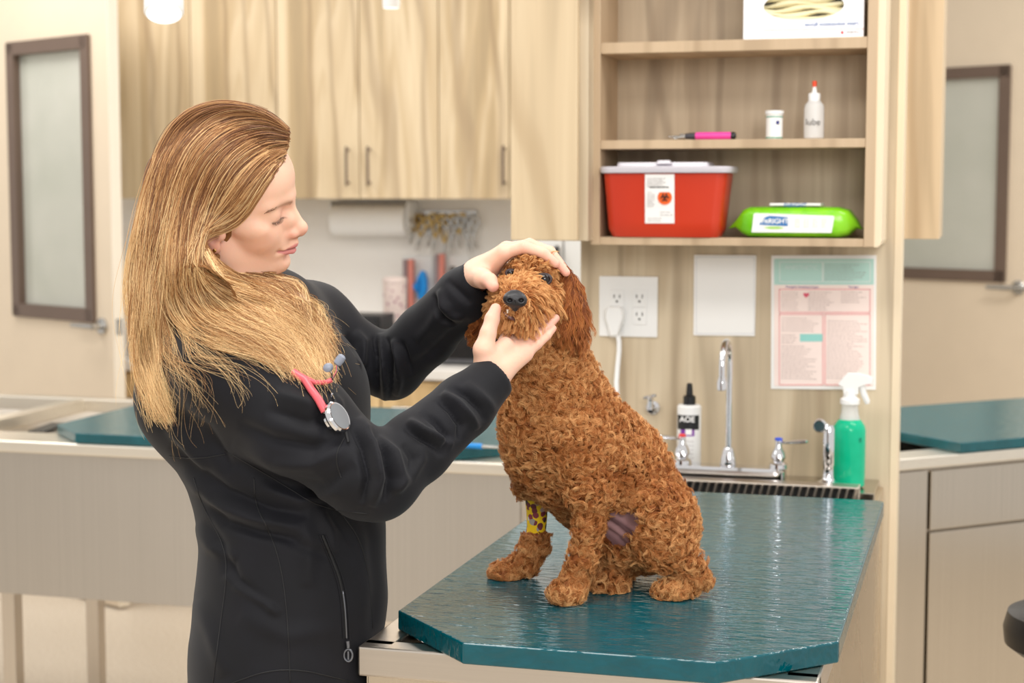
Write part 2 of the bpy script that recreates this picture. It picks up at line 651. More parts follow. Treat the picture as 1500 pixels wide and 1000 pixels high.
M_GOLDS = mat('gold_plated_bow', (190, 160, 100), 0.25, 1.0)
for i in range(9):
    px = 612 + i * 9.6
    c = Vector(HY(px, 312 + (i % 3) * 3, ys - 0.012 * (i % 2)))
    L = [0.13, 0.15, 0.12, 0.17, 0.19, 0.15, 0.14, 0.16, 0.13][i]
    ttl = ['leftmost pair hanging from the wall rail, tilted outward', 'second scissors from the left on the wall rail', 'third hanging scissors, small, on the wall rail', 'long clamp hanging left of the middle of the wall rail',
           'longest scissors hanging at the middle of the wall rail', 'scissors hanging just right of the longest pair', 'third scissors from the right end of the rail', 'second scissors from the right end of the rail', 'rightmost scissors hanging on the wall rail, tilted outward'][i]
    t = thing('scissors', 'steel ' + ttl, 'scissors', c, 'scissors and clamps on the wall rail')
    h, bl = forceps_geo(c, L, (i - 4) * 0.06 + rnd.uniform(-.05, .05), 0.004 + 0.004 * (i % 2))
    h.obj('handle', M_GOLDS if i in (0, 1, 3, 4, 6) else M_SATIN, t, smooth=True)
    bl.obj('blade', M_SATIN, t, smooth=True)

# clear wall pockets with combs and a blue brush, tumbler, dark boxes on the counter
q = NT('clear_acrylic')
q.b.inputs['Base Color'].default_value = (0.95, 0.97, 0.98, 1)
q.b.inputs['Roughness'].default_value = 0.05
q.b.inputs['Transmission Weight'].default_value = 0.9
q.b.inputs['IOR'].default_value = 1.2
M_ACRYL = q.m
yo = BACK - .10


def px_box(g, x0, x1, y0, y1, Y, t, bev=.002, mi=0):
    a, b = HY(x0, y1, Y), HY(x1, y0, Y)
    return g.box((a[0], Y, a[2]), (b[0], Y + t, b[2]), bev, mi=mi)


for (x0, x1, lab) in ((590, 634, 'clear wall pocket holding the blue comb'), (636, 688, 'clear wall pocket holding the dark brush')):
    t = thing('wall_pocket', lab + ' above the counter', 'wall pocket', HY((x0 + x1) / 2, 480, yo + .09))
    px_box(G(), x0, x1, 374, 480, yo + .085, .008).obj('back_panel', M_WHITE, t)
    px_box(G(), x0, x1, 452, 480, yo, .004).obj('front_panel', M_ACRYL, t)
    px_box(G(), x0, x1, 476, 480, yo, .09).obj('bottom_panel', M_ACRYL, t)
M_REDL = plastic('salmon_label', (226, 140, 124), .5, .03)
M_GREYL = plastic('mauve_label', (150, 128, 130), .5, .03)
for (x0, x1, y0, y1, m_, lab) in ((590, 596, 380, 440, M_GREYL, 'mauve grey file standing at the edge of the left clear pocket'), (598, 604, 380, 440, M_REDL, 'salmon file standing in the clear pocket beside the blue comb'),
                                  (637, 642, 372, 425, M_GREYL, 'mauve grey file standing in the right clear pocket'), (643, 649, 372, 425, M_REDL, 'salmon file standing in the clear pocket beside the dark brush')):
    yq = yo + .03
    z = HY(600, 475.5, yo)[2]
    a, b = HY(x0, y1, yq), HY(x1, y0, yq)
    tag(G().box((a[0], yq, z), (b[0], yq + .03, b[2]), .001).obj('nail_file', m_), lab, 'file', 'files in the clear wall pockets')
# blue grooming comb shaped like a hand brush
M_BLUE = plastic('blue_rubber', (18, 140, 220), .4, .05)


def px_poly(pts, Y, t):
    p = [Vector(HY(x, y, Y)) for x, y in pts]
    return G().prism(p, (0, t, 0))


t = thing('grooming_brush', 'bright blue rubber brush in the clear wall pocket', 'brush', HY(617, 439, yo + .02))
px_poly([(616, 396), (621, 398), (624, 410), (624, 425), (620, 437), (616, 440), (612, 436), (610, 428), (606, 424), (604, 418), (608, 414), (612, 404)], yo + .02, .03).obj('handle', M_BLUE, t, bev=.004)
px_poly([(611, 410), (614, 409), (614, 428), (611, 427)], yo + .012, .01).obj('bristle_pad', plastic('blue_dark', (10, 110, 185), .5), t)
t = thing('grooming_brush', 'dark grey oval brush in the right clear wall pocket', 'brush', HY(662, 414, yo + .02))
px_poly([(659, 390), (664, 390), (668, 400), (667, 416), (664, 424), (658, 424), (656, 414), (656, 400)], yo + .02, .03).obj('handle', plastic('dark_brush', (92, 88, 84), .5), t, bev=.004)
px_poly([(661, 424), (664, 424), (664, 470), (661, 470)], yo + .025, .012).obj('stem', plastic('dark_brush', (92, 88, 84), .5), t)

# floral tumbler on the counter
q = NT('floral_tumbler')
vo = q.n('TexVoronoi')
vo.inputs['Scale'].default_value = 38
q.l(q.coord(), vo.inputs['Vector'])
q.l(q.mix(q.ramp(vo.outputs['Distance'], [(0.18, (1, 1, 1)), (0.32, (0, 0, 0))]), lin((226, 208, 200)), lin((172, 122, 136))), q.b.inputs['Base Color'])
q.b.inputs['Roughness'].default_value = .35
c = Vector(HY(579, 500, 6.14))
c.z = .905
zt = HY(579, 404, 6.14)[2]
hh = zt - .905
t = thing('tumbler', 'pale pink flower patterned tumbler on the back counter', 'tumbler', c)
G().lathe(c, [(.032, 0), (.034, .004), (.036, .09), (.044, .11), (.047, hh * .9), (.047, hh * .92)], 32).obj('cup', q.m, t, smooth=True)
G().lathe(c + Vector((0, 0, hh * .92)), [(.049, 0), (.049, .012), (.042, .02), (.02, .022)], 32).obj('lid', plastic('tumbler_lid', (222, 205, 198), .3), t, smooth=True)


def counter_box(x0, x1, y0, Y, t_, m, name, lab, cat, parts=True):
    a, b = HY(x0, 500, Y), HY(x1, y0, Y)
    t = thing(name, lab, cat, ((a[0] + b[0]) / 2, Y + t_ / 2, .905))
    G().box((a[0], Y, .912), (b[0], Y + t_, b[2]), .006).obj('case', m, t)
    G().box((a[0] + .012, Y - .004, .93), (b[0] - .012, Y + .004, b[2] - .015), .002).obj('front_panel', plastic('dark_glass', (30, 31, 34), .15), t)
    G().box((a[0] + .01, Y + .02, .9055), (a[0] + .03, Y + .04, .912)).obj('foot', M_BLACK, t)
    G().box((b[0] - .03, Y + .02, .9055), (b[0] - .01, Y + .04, .912)).obj('foot', M_BLACK, t)
    return t


counter_box(505, 557, 462, 5.86, .16, M_BLACK, 'clipper_case', 'black case on the counter behind the far shoulder', 'case')
counter_box(604, 735, 486, 5.90, .25, plastic('dark_grey_case', (84, 84, 88), .4), 'storage_case', 'low dark grey case on the counter behind the dog', 'case')
counter_box(188, 214, 474, 6.0, .2, M_BLACK, 'clipper_case', 'small black case on the counter beside the open door', 'case')
counter_box(216, 262, 520, 5.9, .2, plastic('light_case', (190, 195, 198), .4), 'storage_case', 'pale grey low case at the hair tips on the counter', 'case')

# white cabinet beyond the partition with a black pull
Yw = 5.0
xa, xb = HY(753, 500, Yw)[0], HY(905, 500, Yw)[0]
xm = HY(827, 500, Yw)[0]
t = thing('tall_cabinet', 'tall white two door cabinet seen past the dog in the gap beside the wood partition', 'cabinet', ((xa + xb) / 2, Yw + .3, 0))
G().box((xa, Yw, 0.06), (xb, Yw + .5, 1.95), .003).obj('body', M_WHITE, t)
G().box((xa + .03, Yw + .03, 0), (xb - .03, Yw + .45, .06)).obj('plinth', M_BLACK, t)
for a, b, hx in ((xa, xm, -1), (xm, xb, 1)):
    d = G().box((a + .003, Yw - .02, .07), (b - .003, Yw - .001, 1.94), .003).obj('door', M_WHITE, t)
    if hx < 0:
        p = Vector(HY(821, 380, Yw - .02))
        G().tube([p + Vector((-.012, 0, .035)), p + Vector((-.006, -.03, .03)), p + Vector((.0, -.035, 0)), p + Vector((.006, -.03, -.03)), p + Vector((.008, 0, -.035))], .009, 10).obj('handle', M_BLACK, d, smooth=True)


# ================================================================== WOOD PARTITION WITH SINK AND SHELVES
YP = 3.74
xl, xr = HY(850, 500, YP)[0], HY(1308, 600, YP)[0]
pt = tag(G().box((xl, YP, 0), (xr - .004, YP + .10, 2.6), .001).obj('partition_panel', M_WOODP), 'grey brown wood grain partition panel behind the dog and the sink', 'partition')
G().box((xr - .004, YP - .001, 0), (xr + .012, YP + .101, 2.6), .001).obj('edge_band', M_WOODL, pt)

# cabinet on the far side of the partition
x0, x1 = HY(1325, 200, 4.0)[0], HY(1379, 200, 4.0)[0]
zb = HY(1350, 350, 4.0)[2]
t = thing('wall_cabinet', 'tall pale wood wall cabinet hung beyond the partition, next to the far door window', 'cabinet', ((x0 + x1) / 2, 4.1, zb))
G().box((x0 - .25, 4.0, zb), (x1, 4.30, 2.6), .001).obj('body', wood('cabinet_wood_far', lin((232, 208, 172)), lin((214, 188, 150)), lin((180, 150, 112)), 9.2, .3), t)
G().box((x0 - .006, 3.996, zb), (x0 + .004, 3.9995, 2.6)).obj('edge_band', M_WOODL, t)

# cabinet to the left of the shelves
YF = 3.50
a, b = HY(751, 352, YF), HY(861, 352, YF)
t = thing('wall_cabinet', 'wood wall cabinet with a plain door beside the open shelves', 'cabinet', ((a[0] + b[0]) / 2, YF + .12, a[2]))
G().box((a[0], YF, a[2]), (b[0], YP - .001, 2.6), .001).obj('body', M_WOODP, t)
G().box((a[0] + .001, YF - .019, a[2] + .001), (HY(848, 352, YF)[0], YF - .001, 2.6), .002).obj('door', wood('cabinet_wood_door', lin((226, 205, 170)), lin((205, 181, 144)), lin((170, 142, 104)), 1.7, .12), t)

# open shelf unit (a thing), items inside stand alone
YS = 3.55


def at(px, py, Y=YS):
    return Vector(HY(px, py, Y))


xL0, xL1 = at(866, 200).x, at(879, 200).x
xR0, xR1 = at(1268, 200).x, at(1283, 200).x
zbot0, zbot1 = at(1075, 360).z, at(1075, 348.5).z
zs2a, zs2b = at(1075, 217).z, at(1075, 204).z
zs1a, zs1b = at(1075, 74.5).z, at(1075, 58).z
ztop = 2.12
t = thing('shelf_unit', 'open wood shelf unit with three shelves above the sink', 'shelf', ((xL0 + xR1) / 2, YS + .09, zbot0))
G().box((xL0, YS, zbot0), (xL1, YP - .002, ztop), .0012).obj('side_panel', M_WOODE, t)
G().box((xR0, YS, zbot0), (xR1, YP - .002, ztop), .0012).obj('side_panel', M_WOODE, t)
G().box((xL1 - .002, YP - .012, zbot0 + .005), (xR0 + .002, YP - .001, ztop), 0).obj('back_panel', wood('panel_wood_shelf', lin((206, 188, 160)), lin((178, 157, 130)), lin((122, 102, 80)), 6.35, 0.19), t)
for za, zb_ in ((zbot0, zbot1), (zs2a, zs2b), (zs1a, zs1b), (ztop - .02, ztop)):
    G().box((xL1 + .0003, YS + .001, za), (xR0 - .0003, YP - .012, zb_), .001).obj('shelf', M_WOODE, t)
# rounded end panel right of the unit
g = G()
zr = at(1290, 362).z
pts = [(at(1284, 0).x, zr), (at(1292, 0).x, zr), (at(1296, 0).x, zr + .004), (at(1298, 0).x, zr + .012), (at(1298, 0).x, 2.12), (at(1284, 0).x, 2.12)]
g.prism([(x, YS + .004, z) for x, z in pts], (0, YP - YS - .006, 0))
g.obj('end_panel', M_WOODL, t)

# ---- things on the shelves
# sharps container
q = NT('red_translucent_plastic')
q.b.inputs['Base Color'].default_value = (*lin((212, 62, 26)), 1)
q.b.inputs['Roughness'].default_value = 0.35
q.b.inputs['Subsurface Weight'].default_value = 0.05
q.b.inputs['Subsurface Radius'].default_value = (0.02, 0.004, 0.002)
q.l(q.ramp(q.noise(q.coord(), 6, 2), [(.3, lin((192, 48, 20))), (.7, lin((204, 58, 26)))]), q.b.inputs['Base Color'])
M_RED = q.m
yc = YS - .020
zf = zbot1 + .0003
xa, xb = at(888, 343, yc).x, at(1052, 343, yc).x
xta, xtb = at(882, 250, yc).x, at(1064, 250, yc).x
zt_ = at(970, 254, yc).z
dep = .125


def rrect(x0, x1, y0, y1, r, z, n=5):
    o = []
    for cx, cy, a0 in ((x1 - r, y1 - r, 0), (x0 + r, y1 - r, 90), (x0 + r, y0 + r, 180), (x1 - r, y0 + r, 270)):
        for i in range(n + 1):
            a = radians(a0 + 90 * i / n)
            o.append((cx + r * cos(a), cy + r * sin(a), z))
    return o


def loft(g, rings, mi=0):
    n = len(rings[0])
    v = [p for r in rings for p in r]
    f = [tuple(range(n - 1, -1, -1)), tuple((len(rings) - 1) * n + i for i in range(n))]
    for i in range(len(rings) - 1):
        for k in range(n):
            f.append((i * n + k, i * n + (k + 1) % n, (i + 1) * n + (k + 1) % n, (i + 1) * n + k))
    return g.add(v, f, mi)


t = thing('sharps_container', 'red sharps container with a frosted white lid on the lowest shelf', 'sharps container', ((xa + xb) / 2, yc + dep / 2, zf))
g = G()
rs_ = []
for i in range(9):
    k = i / 8
    w = k
    ins = 0.006 if i == 0 else 0
    rs_.append(rrect(xa + (xta - xa) * w + ins, xb + (xtb - xb) * w - ins, yc + .012 * (1 - w) + ins, yc + dep - .006 * (1 - w) - ins, .022, zf + .0005 + (zt_ - zf) * k))
loft(g, rs_)
g.obj('tub', M_RED, t, smooth=True)
g = G()
lx0, lx1 = xL1 + .0015, at(1071, 248, yc).x
z1, z2, z3 = at(970, 253, yc).z, at(970, 243.5, yc).z, at(970, 237.5, yc).z
loft(g, [rrect(lx0 + .002, lx1 - .002, yc - .007, yc + dep + .004, .025, z1), rrect(lx0, lx1, yc - .009, yc + dep + .006, .027, z1 + .004), rrect(lx0, lx1, yc - .009, yc + dep + .006, .027, z2 - .002), rrect(lx0 + .003, lx1 - .003, yc - .006, yc + dep + .003, .025, z2)])
loft(g, [rrect(lx0 + .035, lx1 - .05, yc + .01, yc + dep - .012, .012, z2 - .001), rrect(lx0 + .038, lx1 - .053, yc + .013, yc + dep - .015, .01, z3)])
q = NT('frosted_lid')
q.b.inputs['Base Color'].default_value = (*lin((236, 232, 240)), 1)
q.b.inputs['Roughness'].default_value = .25
q.b.inputs['Transmission Weight'].default_value = .25
lid = g.obj('lid', q.m, t, smooth=True)
g = G()
loft(g, [rrect(at(962, 0, yc).x, at(986, 0, yc).x, yc - .002, yc + .02, .004, z3 - .003), rrect(at(965, 0, yc).x, at(982, 0, yc).x, yc, yc + .018, .004, z3 + .004)])
g.obj('tab', q.m, lid, smooth=True)


def on_front(px, py, lift=0.0):
    """a point on the tub's sloping front"""
    for _ in range(3):
        z = at(px, py, yc + .01).z
        k = (z - zf) / (zt_ - zf)
        y = yc + .012 * (1 - k)
        p = at(px, py, y)
    return Vector((p.x, y - .0008 - lift, p.z))


g = G()
cs = [on_front(945, 327), on_front(988, 327), on_front(988, 255), on_front(945, 255)]
g.prism(cs, (0, -.0008, 0))
lab = g.obj('label', M_TAG, t)
RX, UPV, NY = Vector((1, 0, 0)), Vector((0, 0, 1)), Vector((0, -1, 0))
# orange biohazard emblem built from rings and a disc
c = on_front(974, 289, .0012)
R_ = .0155
G().lathe(c, [(R_, 0), (R_, .0006)], 36, NY).obj('emblem_disc', plastic('emblem_orange', (240, 98, 22), .5), lab)
g = G()
cc = c + NY * .001
for i in range(3):
    an = radians(90 + 120 * i)
    cen = cc + RX * cos(an) * .0056 + UPV * sin(an) * .0056
    pts = []
    for k in range(25):
        a = an + radians(25 + 310 * k / 24)
        a = an + pi + radians(-155 + 310 * k / 24)
        wdt = .0016 * (1 - abs(k - 12) / 12.5) + .0005
        pts.append((cen + RX * cos(a) * .0047 + UPV * sin(a) * .0047, wdt))
    g.tube([p for p, _ in pts], [w for _, w in pts], 6)
ring = [cc + RX * cos(a) * .0062 + UPV * sin(a) * .0062 for a in np.linspace(0, 2 * pi, 31)]
g.tube(ring, .0006, 6)
g.obj('emblem', M_BLACK, lab)
g = G()
dashes(g, on_front(948, 262, .001), RX, UPV, NY, .052, 5, .0042, .0012, rnd)
dashes(g, on_front(948, 282, .001), RX, UPV, NY, .017, 8, .0042, .001, rnd)
dashes(g, on_front(967, 311, .001), RX, UPV, NY, .028, 2, .006, .001, rnd)
dashes(g, on_front(949, 320, .001), RX, UPV, NY, .030, 2, .005, .001, rnd)
g.obj('small_print', M_INK, lab)
g = G()
dashes(g, on_front(952, 275, .001), RX, UPV, NY, .046, 1, .003, .0022, rnd, 1.0)
g.obj('headline', M_BLACK, lab)

# green wipes packet
q = NT('green_foil_film')
nz = q.noise(q.coord(), 14, 4, .6, .4)
q.l(q.ramp(nz, [(.35, lin((106, 190, 20))), (.6, lin((138, 214, 36)))]), q.b.inputs['Base Color'])
q.b.inputs['Roughness'].default_value = .22
q.bump(nz, .5, .006)
M_GREENF = q.m
yw = YS + .015
x0, x1 = at(1063, 320, yw).x, at(1262, 320, yw).x
zl, zh = zbot1 + .0006, at(1160, 303, yw).z
L = x1 - x0
bm_rings = []
NN = 28
D = .115
secs = [(0.0, .004, .30, .35), (.015, .006, .36, .42), (.06, .26, .55, .62), (.12, .80, .92, 1.0), (.17, 1.0, 1.0, 1.0), (.5, 1.02, 1.0, 1.0), (.83, 1.0, 1.0, 1.0), (.90, .82, .92, 1.0), (.955, .30, .62, .75), (.985, .006, .45, .5), (1.0, .004, .5, .55)]
H_ = zh - zl
rings = []
for k, hh_, ww, zc in secs:
    x = x0 + L * k
    ring = []
    hgt = H_ * hh_
    mid = zl + H_ * .5 * min(1, hh_ + .3)
    bot = mid - hgt / 2
    bot = max(zl, bot) if hh_ > .5 else zl + H_ * .30
    for i in range(NN):
        a = 2 * pi * i / NN
        ca, sa = cos(a), sin(a)
        e = .45
        yy = yw + D / 2 + abs(ca) ** e * (1 if ca > 0 else -1) * D / 2 * ww
        zz = bot + hgt / 2 + abs(sa) ** e * (1 if sa > 0 else -1) * hgt / 2
        ring.append((x + rnd.uniform(-.001, .001), yy + rnd.uniform(-.0015, .0015) * (hh_ < .9), zz + rnd.uniform(-.001, .001) * (hh_ < .9)))
    rings.append(ring)
g = G()
loft(g, rings)
t = thing('wipes_packet', 'bright green foil packet of wipes lying on the lowest shelf', 'wipes', ((x0 + x1) / 2, yw + D / 2, zl))
g.obj('packet', M_GREENF, t, smooth=True, autos=False)
yf = yw - .0015


def sheet(pts, y, th, m, par, name, bev=0):
    return G().prism([at(px, py, y) for px, py in pts], (0, -th, 0)).obj(name, m, par)


lab = sheet([(1101, 340), (1218, 341), (1222, 319), (1221, 316), (1106, 312), (1104, 314)], yf, .0008, M_TAG, t, 'label')
bl = sheet([(1112, 329), (1154, 331), (1154, 318), (1127, 316), (1119, 319)], yf - .001, .0006, plastic('logo_blue', (28, 112, 180), .5), lab, 'logo')
text_mesh('FitRIGHT', .0145, M_TAG, lab, at(1135, 324, yf - .002), RX, UPV, 'lettering', .0003, bold=.0003)
sheet([(1118, 333), (1128, 331.5), (1140, 331.5), (1149, 334), (1140, 335.5), (1128, 335.5)], yf - .001, .0006, plastic('leaf_green', (170, 215, 110), .5), lab, 'swoosh')
g = G()
for k in range(4):
    dashes(g, at(1164 + k * 13, 322, yf - .001), RX, UPV, NY, .011, 4, .005, .0012, rnd, 1)
g.obj('small_print', plastic('pale_green_ink', (190, 214, 170), .6), lab)
lab = G().prism([Vector((at(1126, 309, yw).x, yw + .012, zh + .0022)), Vector((at(1201, 309, yw).x, yw + .012, zh + .0022)), Vector((at(1203, 309, yw).x, yw + .075, zh + .0022)), Vector((at(1128, 309, yw).x, yw + .075, zh + .0022))], (0, 0, .0055)).obj('closure_flap', M_WHITE, t, bev=.0015)
text_mesh('FitRIGHT', .012, plastic('logo_blue', (28, 112, 180), .5), lab, at(1165, 300.5, yw + .0105), RX, UPV, 'lettering', .0003)

# pink handled clipper
yk = YS + .035
zs = zs2b
t = thing('nail_clipper', 'bright pink handled steel tipped tool lying on the middle shelf', 'tool', (at(1030, 203, yk).x, yk, zs))
k0, k1, k2, k3 = (at(p, 200, yk).x for p in (1004, 1019, 1071, 1078))
rr_ = .0085
G().tube([(k1, yk, zs + rr_), (k1 + .004, yk, zs + rr_), (k2 - .003, yk, zs + rr_), (k2, yk, zs + rr_)], [rr_ * .92, rr_, rr_, rr_ * .95], 20).obj('grip', plastic('hot_pink', (236, 70, 160), .4), t, smooth=True)
G().tube([(k2, yk, zs + rr_), (k3 - .003, yk, zs + rr_), (k3, yk, zs + rr_)], [rr_ * .95, rr_ * .95, rr_ * .7], 20).obj('end_cap', M_BLACK, t, smooth=True)
G().tube([(k0, yk, zs + rr_), (k1, yk, zs + rr_)], [rr_ * .7, rr_ * .92], 16).obj('collar', plastic('dark_grey', (62, 60, 66), .4), t, smooth=True)
g = G()
s0, s1 = at(979, 197, yk).x, at(992, 198, yk).x
g.tube([(k0, yk, zs + .007), (s1, yk, zs + .006)], [.006, .004], 10)
g.tube([(s1, yk, zs + .0075), (s0 + .01, yk, zs + .0075), (s0, yk, zs + .0078)], [.0035, .002, .0012], 10)
g.tube([(s1, yk - .006, zs + .0035), (s0 + .012, yk - .008, zs + .0035)], [.003, .0015], 10)
g.tube([(k0 - .002, yk - .001, zs + .011), (k0 - .012, yk, zs + .0125)], [.0025, .0015], 8)
g.obj('tip', M_SATIN, t, smooth=True)

# small pill vial
cv = at(1134, 202.5, YS + .05)
cv.z = zs2b
hv = at(1134, 162, YS + .05).z - zs2b
t = thing('test_strip_vial', 'small white lidded vial with green bands on the middle shelf', 'vial', cv)
rv = .0175
G().lathe(cv, [(rv * .9, 0), (rv, .002), (rv, hv * .88)], 32).obj('vial_body', M_TAG, t, smooth=True)
G().lathe(cv, [(rv * 1.012, hv * .04), (rv * 1.012, hv * .085)], 32, cap=False).lathe(cv, [(rv * 1.012, hv * .76), (rv * 1.012, hv * .80)], 32, cap=False).obj('band', plastic('band_green', (60, 150, 120), .5), t, smooth=True)
G().lathe(cv, [(rv * 1.02, hv * .86), (rv * 1.12, hv * .88), (rv * 1.12, hv * .98), (rv * 1.0, hv)], 32).obj('lid', M_WHITE, t, smooth=True)
G().prism([cv + Vector((.006, -rv * .96, hv * .52)), cv + Vector((.012, -rv * .80, hv * .52)), cv + Vector((.012, -rv * .80, hv * .64)), cv + Vector((.006, -rv * .96, hv * .64))], (0, -.001, 0)).obj('mark', plastic('ink_navy', (40, 50, 120), .5), t)

# squeeze bottle
q = NT('milky_plastic')
q.b.inputs['Base Color'].default_value = (.93, .92, .90, 1)
q.b.inputs['Roughness'].default_value = .3
q.b.inputs['Transmission Weight'].default_value = .45
q.b.inputs['IOR'].default_value = 1.25
M_MILK = q.m
cb = at(1192, 203, YS + .05)
cb.z = zs2b + .0004
s_ = (at(1192, 119, YS + .05).z - cb.z) / 84.0
t = thing('squeeze_bottle', 'clear squeeze bottle with a red tipped nozzle on the middle shelf', 'bottle', cb)
G().lathe(cb, [(12.5 * s_, 0), (14.5 * s_, 2 * s_), (14.6 * s_, 10 * s_), (14.6 * s_, 44 * s_), (13.5 * s_, 50 * s_), (10 * s_, 54 * s_), (8.4 * s_, 56 * s_)], 36).obj('bottle_body', M_MILK, t, smooth=True)
G().lathe(cb, [(8.6 * s_, 54.5 * s_), (8.8 * s_, 65 * s_), (8 * s_, 66.5 * s_), (4 * s_, 67.5 * s_), (2.5 * s_, 76 * s_)], 28).obj('nozzle_cap', M_WHITE, t, smooth=True)
G().lathe(cb, [(3.2 * s_, 76 * s_), (3.4 * s_, 83 * s_), (2.8 * s_, 84.5 * s_)], 20).obj('tip_cap', plastic('tip_red', (232, 76, 34), .4), t, smooth=True)
text_mesh('lube', 13 * s_, plastic('ink_dark', (70, 66, 66), .5), t, cb + Vector((0, -14.9 * s_, 24 * s_)), RX, UPV, 'lettering', .0002)

# glove box, standing upside down on the upper shelf
yg = YS + .012
x0, x1 = at(1089, 40, yg).x, at(1265, 40, yg).x
z0 = zs1b + .0005
z1 = z0 + .135
t = thing('glove_box', 'white box of latex gloves standing upside down on the top shelf', 'box', ((x0 + x1) / 2, yg + .04, z0))
oc = at(1177, 9, yg)
ox, oz = (at(1236, 9, yg).x - at(1118, 9, yg).x) / 2, .030
g = G()
# front face with an oval hole, then the other faces
N = 48
hole = [(oc.x + ox * cos(a), yg, oc.z + .001 + oz * sin(a)) for a in [2 * pi * i / N for i in range(N)]]


def rect_pt(a):
    c_, s__ = cos(a), sin(a)
    cx, cz = oc.x, oc.z + .001
    tx = ((x1 - cx) if c_ > 0 else (x0 - cx)) / c_ if abs(c_) > 1e-6 else 1e9
    tz = ((z1 - cz) if s__ > 0 else (z0 - cz)) / s__ if abs(s__) > 1e-6 else 1e9
    k = min(abs(tx), abs(tz))
    return (cx + c_ * k, yg, cz + s__ * k)


angs = sorted([2 * pi * i / N for i in range(N)] + [math.atan2(z - oc.z - .001, x - oc.x) % (2 * pi) for x in (x0, x1) for z in (z0, z1)])
hv_ = [(oc.x + ox * cos(a), yg, oc.z + .001 + oz * sin(a)) for a in angs]
rv_ = [rect_pt(a) for a in angs]
n = len(angs)
g.add(hv_ + rv_ + [(x, yg + .004, z) for x, _, z in hv_], [(i, (i + 1) % n, n + (i + 1) % n, n + i) for i in range(n)] + [(2 * n + i, 2 * n + (i + 1) % n, (i + 1) % n, i) for i in range(n)])
bx = [(x0, yg, z0), (x1, yg, z0), (x1, yg + .075, z0), (x0, yg + .075, z0), (x0, yg, z1), (x1, yg, z1), (x1, yg + .075, z1), (x0, yg + .075, z1)]
g.add(bx, [(0, 1, 2, 3), (4, 5, 6, 7), (0, 3, 7, 4), (1, 2, 6, 5), (3, 2, 6, 7)])
g.obj('carton', plastic('glove_carton', (247, 247, 249), .5, .006), t)
# folded gloves inside
g = G()
for i in range(6):
    zc = oc.z - .024 + i * .010
    pts = [(x0 + .02 + (x1 - x0 - .04) * k / 14, yg + .016 + .004 * sin(k * .9 + i * 2) + .002 * i, zc + .004 * sin(k * .7 + i * 1.3)) for k in range(15)]
    g.tube(pts, [.0095 + .003 * sin(k * 1.1 + i) for k in range(15)], 10, flat=.6)
g.obj('latex_glove', plastic('latex', (240, 230, 190), .55, .06), t, smooth=True)
M_INKB = plastic('print_blue', (96, 122, 170), .5)
text_mesh('Latex examination gloves', .0108, M_INKB, t, at(1218, 36, yg - .0005), -RX, -UPV, 'lettering', .0003, bold=.0001)
G().prism([at(1118, 43.5, yg), at(1265, 41.5, yg), at(1265, 42.7, yg), at(1118, 44.7, yg)], (0, -.0006, 0)).obj('stripe', plastic('pink_stripe', (236, 180, 176), .5), t)
text_mesh('Cardinal', .0075, M_INK, t, at(1249, 47, yg - .0005), -RX, -UPV, 'lettering', .0003)
G().prism([at(1232, 49.5, yg), at(1235.5, 49.5, yg), at(1235.5, 45.5, yg), at(1232, 45.5, yg)], (0, -.0008, 0)).obj('emblem', plastic('emblem_red', (214, 66, 72), .5), t)
for a_ in ((1240, 5, .022, 5, .0052), (1098, 5, .022, 7, .0058), (1216, 30, .05, 1, .0058)):
    g = G()
    dashes(g, at(a_[0], a_[1], yg - .0003), RX, UPV, NY, a_[2], a_[3], a_[4], .0012, rnd, 1)
    g.obj('small_print', plastic('pale_blue_ink', (190, 198, 214), .6), t)

# ---- things on the panel
YQ = YP - .0005


def ap(px, py, Y=YQ):
    return Vector(HY(px, py, Y))


# outlet with charger plug
a, b = ap(878, 492), ap(964, 405)
t = thing('wall_outlet', 'white double wall outlet plate on the wood panel', 'outlet', ((a.x + b.x) / 2, YP, a.z))
G().box((a.x, YP - .006, a.z), (b.x, YP - .0005, b.z), .002).obj('cover_plate', M_WHITE, t)
for cx in (904, 937):
    p = ap(cx, 450)
    for cy in (437, 463):
        c = ap(cx, cy, YP - .006)
        s = G().box((c.x - .0165, YP - .0085, c.z - .0195), (c.x + .0165, YP - .006, c.z + .0195), .001).obj('socket', M_WHITE, t)
        g = G()
        for dx in (-.0065, .0065):
            g.box((c.x + dx - .001, YP - .0092, c.z + .001), (c.x + dx + .001, YP - .0084, c.z + .009))
        g.lathe((c.x, YP - .0084, c.z - .0065), [(.0026, 0), (.0026, .0008)], 12, NY)
        g.obj('slot', M_BLACK, s)
p = ap(902, 466, YP - .01)
t = thing('charger_plug', 'white plug with its cord in the lower left socket', 'plug', p)
g = G()
loft(g, [[(p.x + x * k, YP - .0095 - y, p.z + z * k) for x, z in [(-.014, .028), (-.020, .020), (-.022, .004), (-.016, -.014), (-.009, -.042), (.009, -.042), (.016, -.014), (.022, .004), (.020, .020), (.014, .028)]] for y, k in ((0, 1.0), (.016, 1.0), (.021, .86))])
g.obj('plug_body', M_WHITE, t, smooth=True)
cord = [ap(904, 487, YP - .02), ap(907, 500, YP - .022), ap(907, 515, YP - .025), ap(905, 535, YP - .03), ap(903, 560, YP - .04), ap(905, 600, YP - .05), ap(915, 660, YP - .045), ap(922, 688, YP - .04)]
G().tube(cord, .0058, 10).obj('cord', M_WHITE, t, smooth=True)

